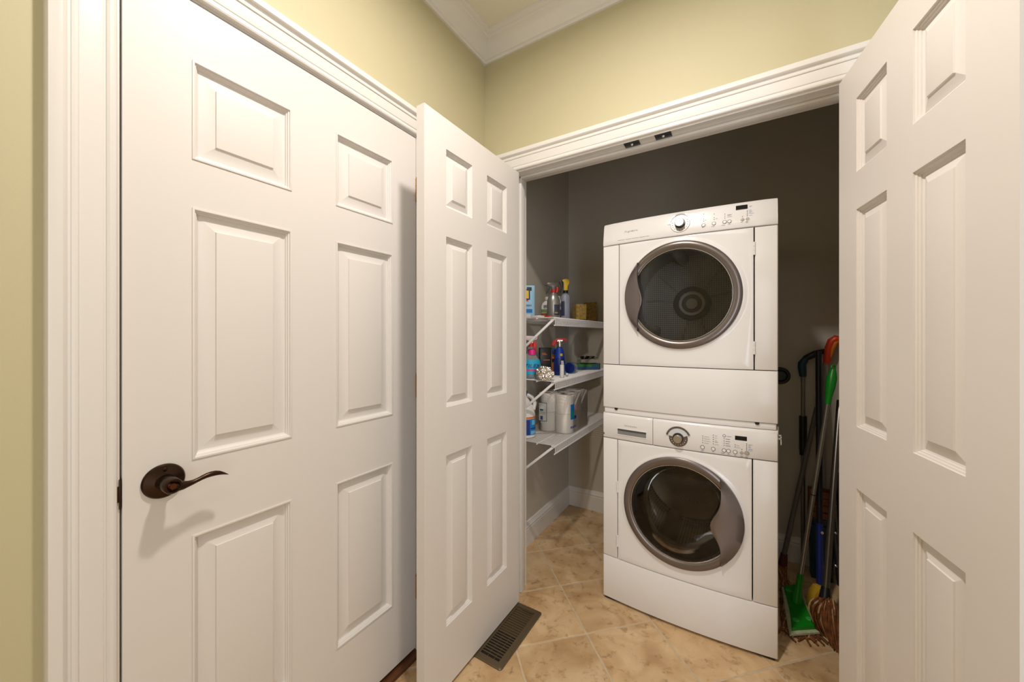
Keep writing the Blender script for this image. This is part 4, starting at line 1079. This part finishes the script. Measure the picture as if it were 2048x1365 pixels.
# telescopic pole with bent dark grip
bot = onY(1606, 1130, 1.03); topp = onY(1606, 745, 1.035)
t, a, b = stick('telescopic_duster', 'silver telescopic pole with bent teal and black grip', 'duster', Vector((bot.x, bot.y, .0)), topp, [('pole', 0, .98, .0095, mat('aluminium_dull', (140, 134, 128), .3, metal=.8)), ('foam_sleeve', .60, .775, .0175, BLACK), ('sleeve_collar', .575, .61, .015, DARKGAP)])
g1 = onY(1604, 728, 1.02)-Vector((bot.x, bot.y, 0)); g2 = onY(1612, 717, 1.02)-Vector((bot.x, bot.y, 0)); g3 = onY(1630, 708, 1.02)-Vector((bot.x, bot.y, 0)); g4 = onY(1652, 702, 1.03)-Vector((bot.x, bot.y, 0))
MB().tube([b-Vector((0, 0, .02)), g1-Vector((0, 0, .02)), g1, g2], [.016, .019, .019, .015], 14).build('elbow', TEAL, t)
MB().tube([g1+(g2-g1)*.5, g2, g3, g4], [.014, .016, .0175, .013], 14).build('grip', BLACK, t)

# grey pole string mop (leaning left) with its floor-level strands
hb = fpt(1566, 1160, 0); topp = onY(1634, 815, 1.0)
def strands(mb, c, n, spread, drop, rnd, dirv, length):
    for k_ in range(n):
        a_ = rnd.uniform(-1, 1); w_ = rnd.uniform(.6, 1.1)
        side = Vector((-dirv.y, dirv.x, 0))
        p0_ = c+side*(a_*spread*.4)+Vector((0, 0, rnd.uniform(.0, .02)))
        p1_ = p0_+dirv*length*.3*w_+side*a_*spread*.3+Vector((0, 0, drop*rnd.uniform(.2, .7)))
        p2_ = p0_+dirv*length*.65*w_+side*a_*spread*.8+Vector((0, 0, drop*rnd.uniform(-.1, .3)))
        p3_ = p0_+dirv*length*w_+side*a_*spread+Vector((0, 0, 0))
        for q in (p1_, p2_, p3_): q.z = max(q.z, .006)
        mb.tube([p0_, p1_, p2_, p3_], .0034, 5)
STR = mat('brown_mop_yarn', (120, 72, 36), .95, var=.55, scale=45)
STRP = mat('pale_mop_yarn', (186, 160, 120), .95, var=.2, scale=30)
O = Vector((max(hb.x, 1.265), hb.y+.05, 0))
t = thing('grey_pole_mop', 'grey pole string mop whose brown strands lie under the green mop', 'mop', O)
a = Vector((0, 0, .06)); b = topp-O
MB().tube([a, b], .011, 14).build('pole', GPOLE, t)
MB().tube([a-Vector((0, 0, .03)), a+(b-a).normalized()*.05], [.022, .015], 14).build('socket', mat('dark_red_socket', (80, 28, 22), .5), t)
rnd = random.Random(3); mb = MB(); mb2 = MB()
for k_ in range(110):      # strands lie flat on the tiles, most of them under the flat mop
    e_ = fpt(rnd.uniform(1566, 1648), rnd.uniform(1268, 1290), 0)-O; w_ = rnd.uniform(.86, 1.03)
    e_ = Vector((e_.x, e_.y, 0))*w_; sd = Vector((-e_.y, e_.x, 0)).normalized()
    P_ = [Vector((0, -.01, .05))+sd*rnd.uniform(-.02, .02)]+[e_*f_+sd*rnd.uniform(-.012, .012) for f_ in (.15, .35, .55, .75, .92)]+[e_+sd*rnd.uniform(-.03, .03)]
    for n_, q in enumerate(P_):
        if n_: q.z = rnd.uniform(.004, .0085)
    (mb2 if k_ % 6 == 0 else mb).tube(P_, .0034, 5)
mb.build('strands', STR, t)['kind'] = 'stuff'; mb2.build('pale_strands', STRP, t)['kind'] = 'stuff'

# steel pole mop with thick brown strings at the right
hb = fpt(1650, 1215, .10); topp = onY(1672, 905, .80)
O = Vector((hb.x, hb.y, 0))
t = thing('steel_pole_mop', 'steel pole mop with drooping brown and cream strings', 'mop', O)
a = Vector((0, 0, .13)); b = topp-O; d_ = (b-a).normalized()
MB().tube([a, a+d_*.9], .0125, 14).build('pole', mat('dark_steel', (112, 106, 100), .3, metal=.85), t)
MB().tube([a-d_*.03, a+d_*.05], [.026, .016], 14).build('clamp', BLACK, t)
rnd = random.Random(9); mb = MB(); mb2 = MB()
for k_ in range(260):
    m_ = mb2 if k_ % 7 == 0 else mb
    f_ = rnd.random(); g_ = rnd.random()
    p0_ = a+RGT*(-.02+.04*f_)-FWD*.015+Vector((0, 0, -.01+.02*rnd.random()))
    e_ = fpt(1640+42*f_+rnd.uniform(-4, 4), 1262+48*f_*rnd.uniform(.7, 1.1)+rnd.uniform(-6, 6), 0)-O
    side_ = -RGT*(.075-.05*f_)*rnd.uniform(.5, 1.25)+FWD*rnd.uniform(-.02, .02)
    c1 = p0_+side_*.8-FWD*.04+Vector((0, 0, .035+.02*g_)); c2 = p0_*.35+e_*.65+side_*.9+Vector((0, 0, .05+.05*g_))
    P_ = []
    for n_ in range(8):
        u_ = n_/7; q = p0_*(1-u_)**3+c1*3*u_*(1-u_)**2+c2*3*u_*u_*(1-u_)+e_*u_**3; q.z = max(q.z, .005+.006*g_); P_.append(q)
    m_.tube(P_, .0030, 5)
mb.build('strands', STR, t)['kind'] = 'stuff'; mb2.build('pale_strands', STRP, t)['kind'] = 'stuff'

# white pole with orange-red grip
bot = fpt(1655, 1150, 0); bot = onY(1668, 1080, 1.0); topp = onY(1651, 722, 1.0)
t, a, b = stick('orange_grip_mop', 'white pole with hooked orange-red grip', 'mop', Vector((onY(1644, 1000, 1.0).x, 1.032, 0)), topp, [('pole', 0, .99, .0125, mat('grey_white_pole', (150, 146, 142), .4))])
O = Vector((onY(1644, 1000, 1.0).x, 1.032, 0))
G = [onY(x_, y_, 1.0)-O for x_, y_ in ((1653, 728), (1655, 712), (1658, 696), (1664, 683), (1672, 678), (1680, 680), (1688, 692), (1692, 712))]
MB().tube(G, [.015, .016, .018, .020, .020, .018, .016, .014], 16).build('grip', mat('orange_red_plastic', (206, 58, 18), .35), t)
G2 = [q-FWD*.010+RGT*.006-Vector((0, 0, .008)) for q in G[1:5]]; MB().tube(G2, [.006, .012, .014, .008], 12).build('grip_pad', mat('amber_plastic', (206, 120, 20), .4), t)

# folded step stool at the far right edge
O = fpt(1672, 1170, 0); O = Vector((O.x+.03, O.y, 0))
t = thing('step_stool', 'folded grey metal step stool leaning beside the mops', 'step stool', O)
L1 = [onY(1662, 1010, O.y)-O, onY(1669, 950, O.y)-O, onY(1676, 915, O.y)-O, onY(1690, 900, O.y)-O]
LG = mat('gunmetal_tube', (88, 86, 86), .3, metal=.8)
MB().tube([Vector((-.015, 0, 0))]+L1, .011, 12).build('front_leg', LG, t)
MB().tube([Vector((.09, .03, 0))]+[q+Vector((.10, .03, 0)) for q in L1[:2]], .011, 12).build('front_leg', LG, t)
MB().tube([Vector((.01, .06, 0)), L1[1]+Vector((.02, .05, 0))], .010, 12).build('rear_leg', LG, t)
for z_ in (.25, .48):
    MB().box((.004, -.012, z_), (.105, .05, z_+.02)).build('step', mat('dark_grey_tread', (46, 46, 48), .6), t, bevel=.003)
for px_, py_ in ((1669, 1012), (1671, 1067), (1671, 1132)):
    q = onY(px_, py_, O.y-.014)-O; MB().lathe([(.007, 0), (.007, .005), (.003, .009)], 12, q, axis='y').build('rivet', SILV, t)

# wooden brush and teal bin behind the poles
q = onY(1644, 1062, .95); O = Vector((q.x, q.y+.02, 0))
t = thing('teal_bin', 'narrow dark teal bin behind the mop poles', 'bin', O)
L = [[(sx_*w_, sy_*w_*.6, z_) for sx_, sy_ in ((-1, -1), (1, -1), (1, 1), (-1, 1))] for w_, z_ in ((.044, 0), (.050, .30), (.054, .305), (.054, .315), (.048, .315), (.044, .02))]
MB().loops(L, True, True, True).build('bin_body', TEAL, t, bevel=.002)
MB().box((-.052, -.034, .268), (.052, -.030, .280)).build('bin_rim', TEAL, t, bevel=.001)
zt_ = .3155
t = thing('wooden_crate', 'small reddish wooden slatted box on the teal bin', 'box', (O.x, O.y, zt_))
for k_ in range(4):
    MB().box((-.052, -.034, .002+k_*.036), (.052, -.028, .034+k_*.036)).build('slat', mat('reddish_wood', (132, 72, 34), .5, var=.3, scale=10, stretch=(1, 6, 20)), t, bevel=.001)
    MB().box((-.052, .028, .002+k_*.036), (.052, .034, .034+k_*.036)).build('slat', MATS['reddish_wood'], t, bevel=.001)
for x_ in (-.052, .046): MB().box((x_, -.028, 0), (x_+.006, .028, .144)).build('end_board', MATS['reddish_wood'], t)
MB().box((-.046, -.028, 0), (.046, .028, .006)).build('bottom_board', MATS['reddish_wood'], t)

# dark round dryer outlet on the closet back wall
q = onY(1561, 752, CB-.02)
t = thing('wall_outlet_ring', 'dark round vent fitting on the back wall beside the dryer', 'vent', (q.x, CB, q.z))
MB().lathe([(.030, 0), (.047, .0), (.047, .012), (.042, .018), (.034, .018), (.030, .012)], 36, axis='y', cap0=False, cap1=False).build('ring', BLACK, t)
MB().lathe([(.031, 0), (.031, .014), (.024, .03), (0, .032)], 30, axis='y', cap0=False, cap1=False).build('hub', mat('dark_grey_green', (60, 66, 62), .4), t)
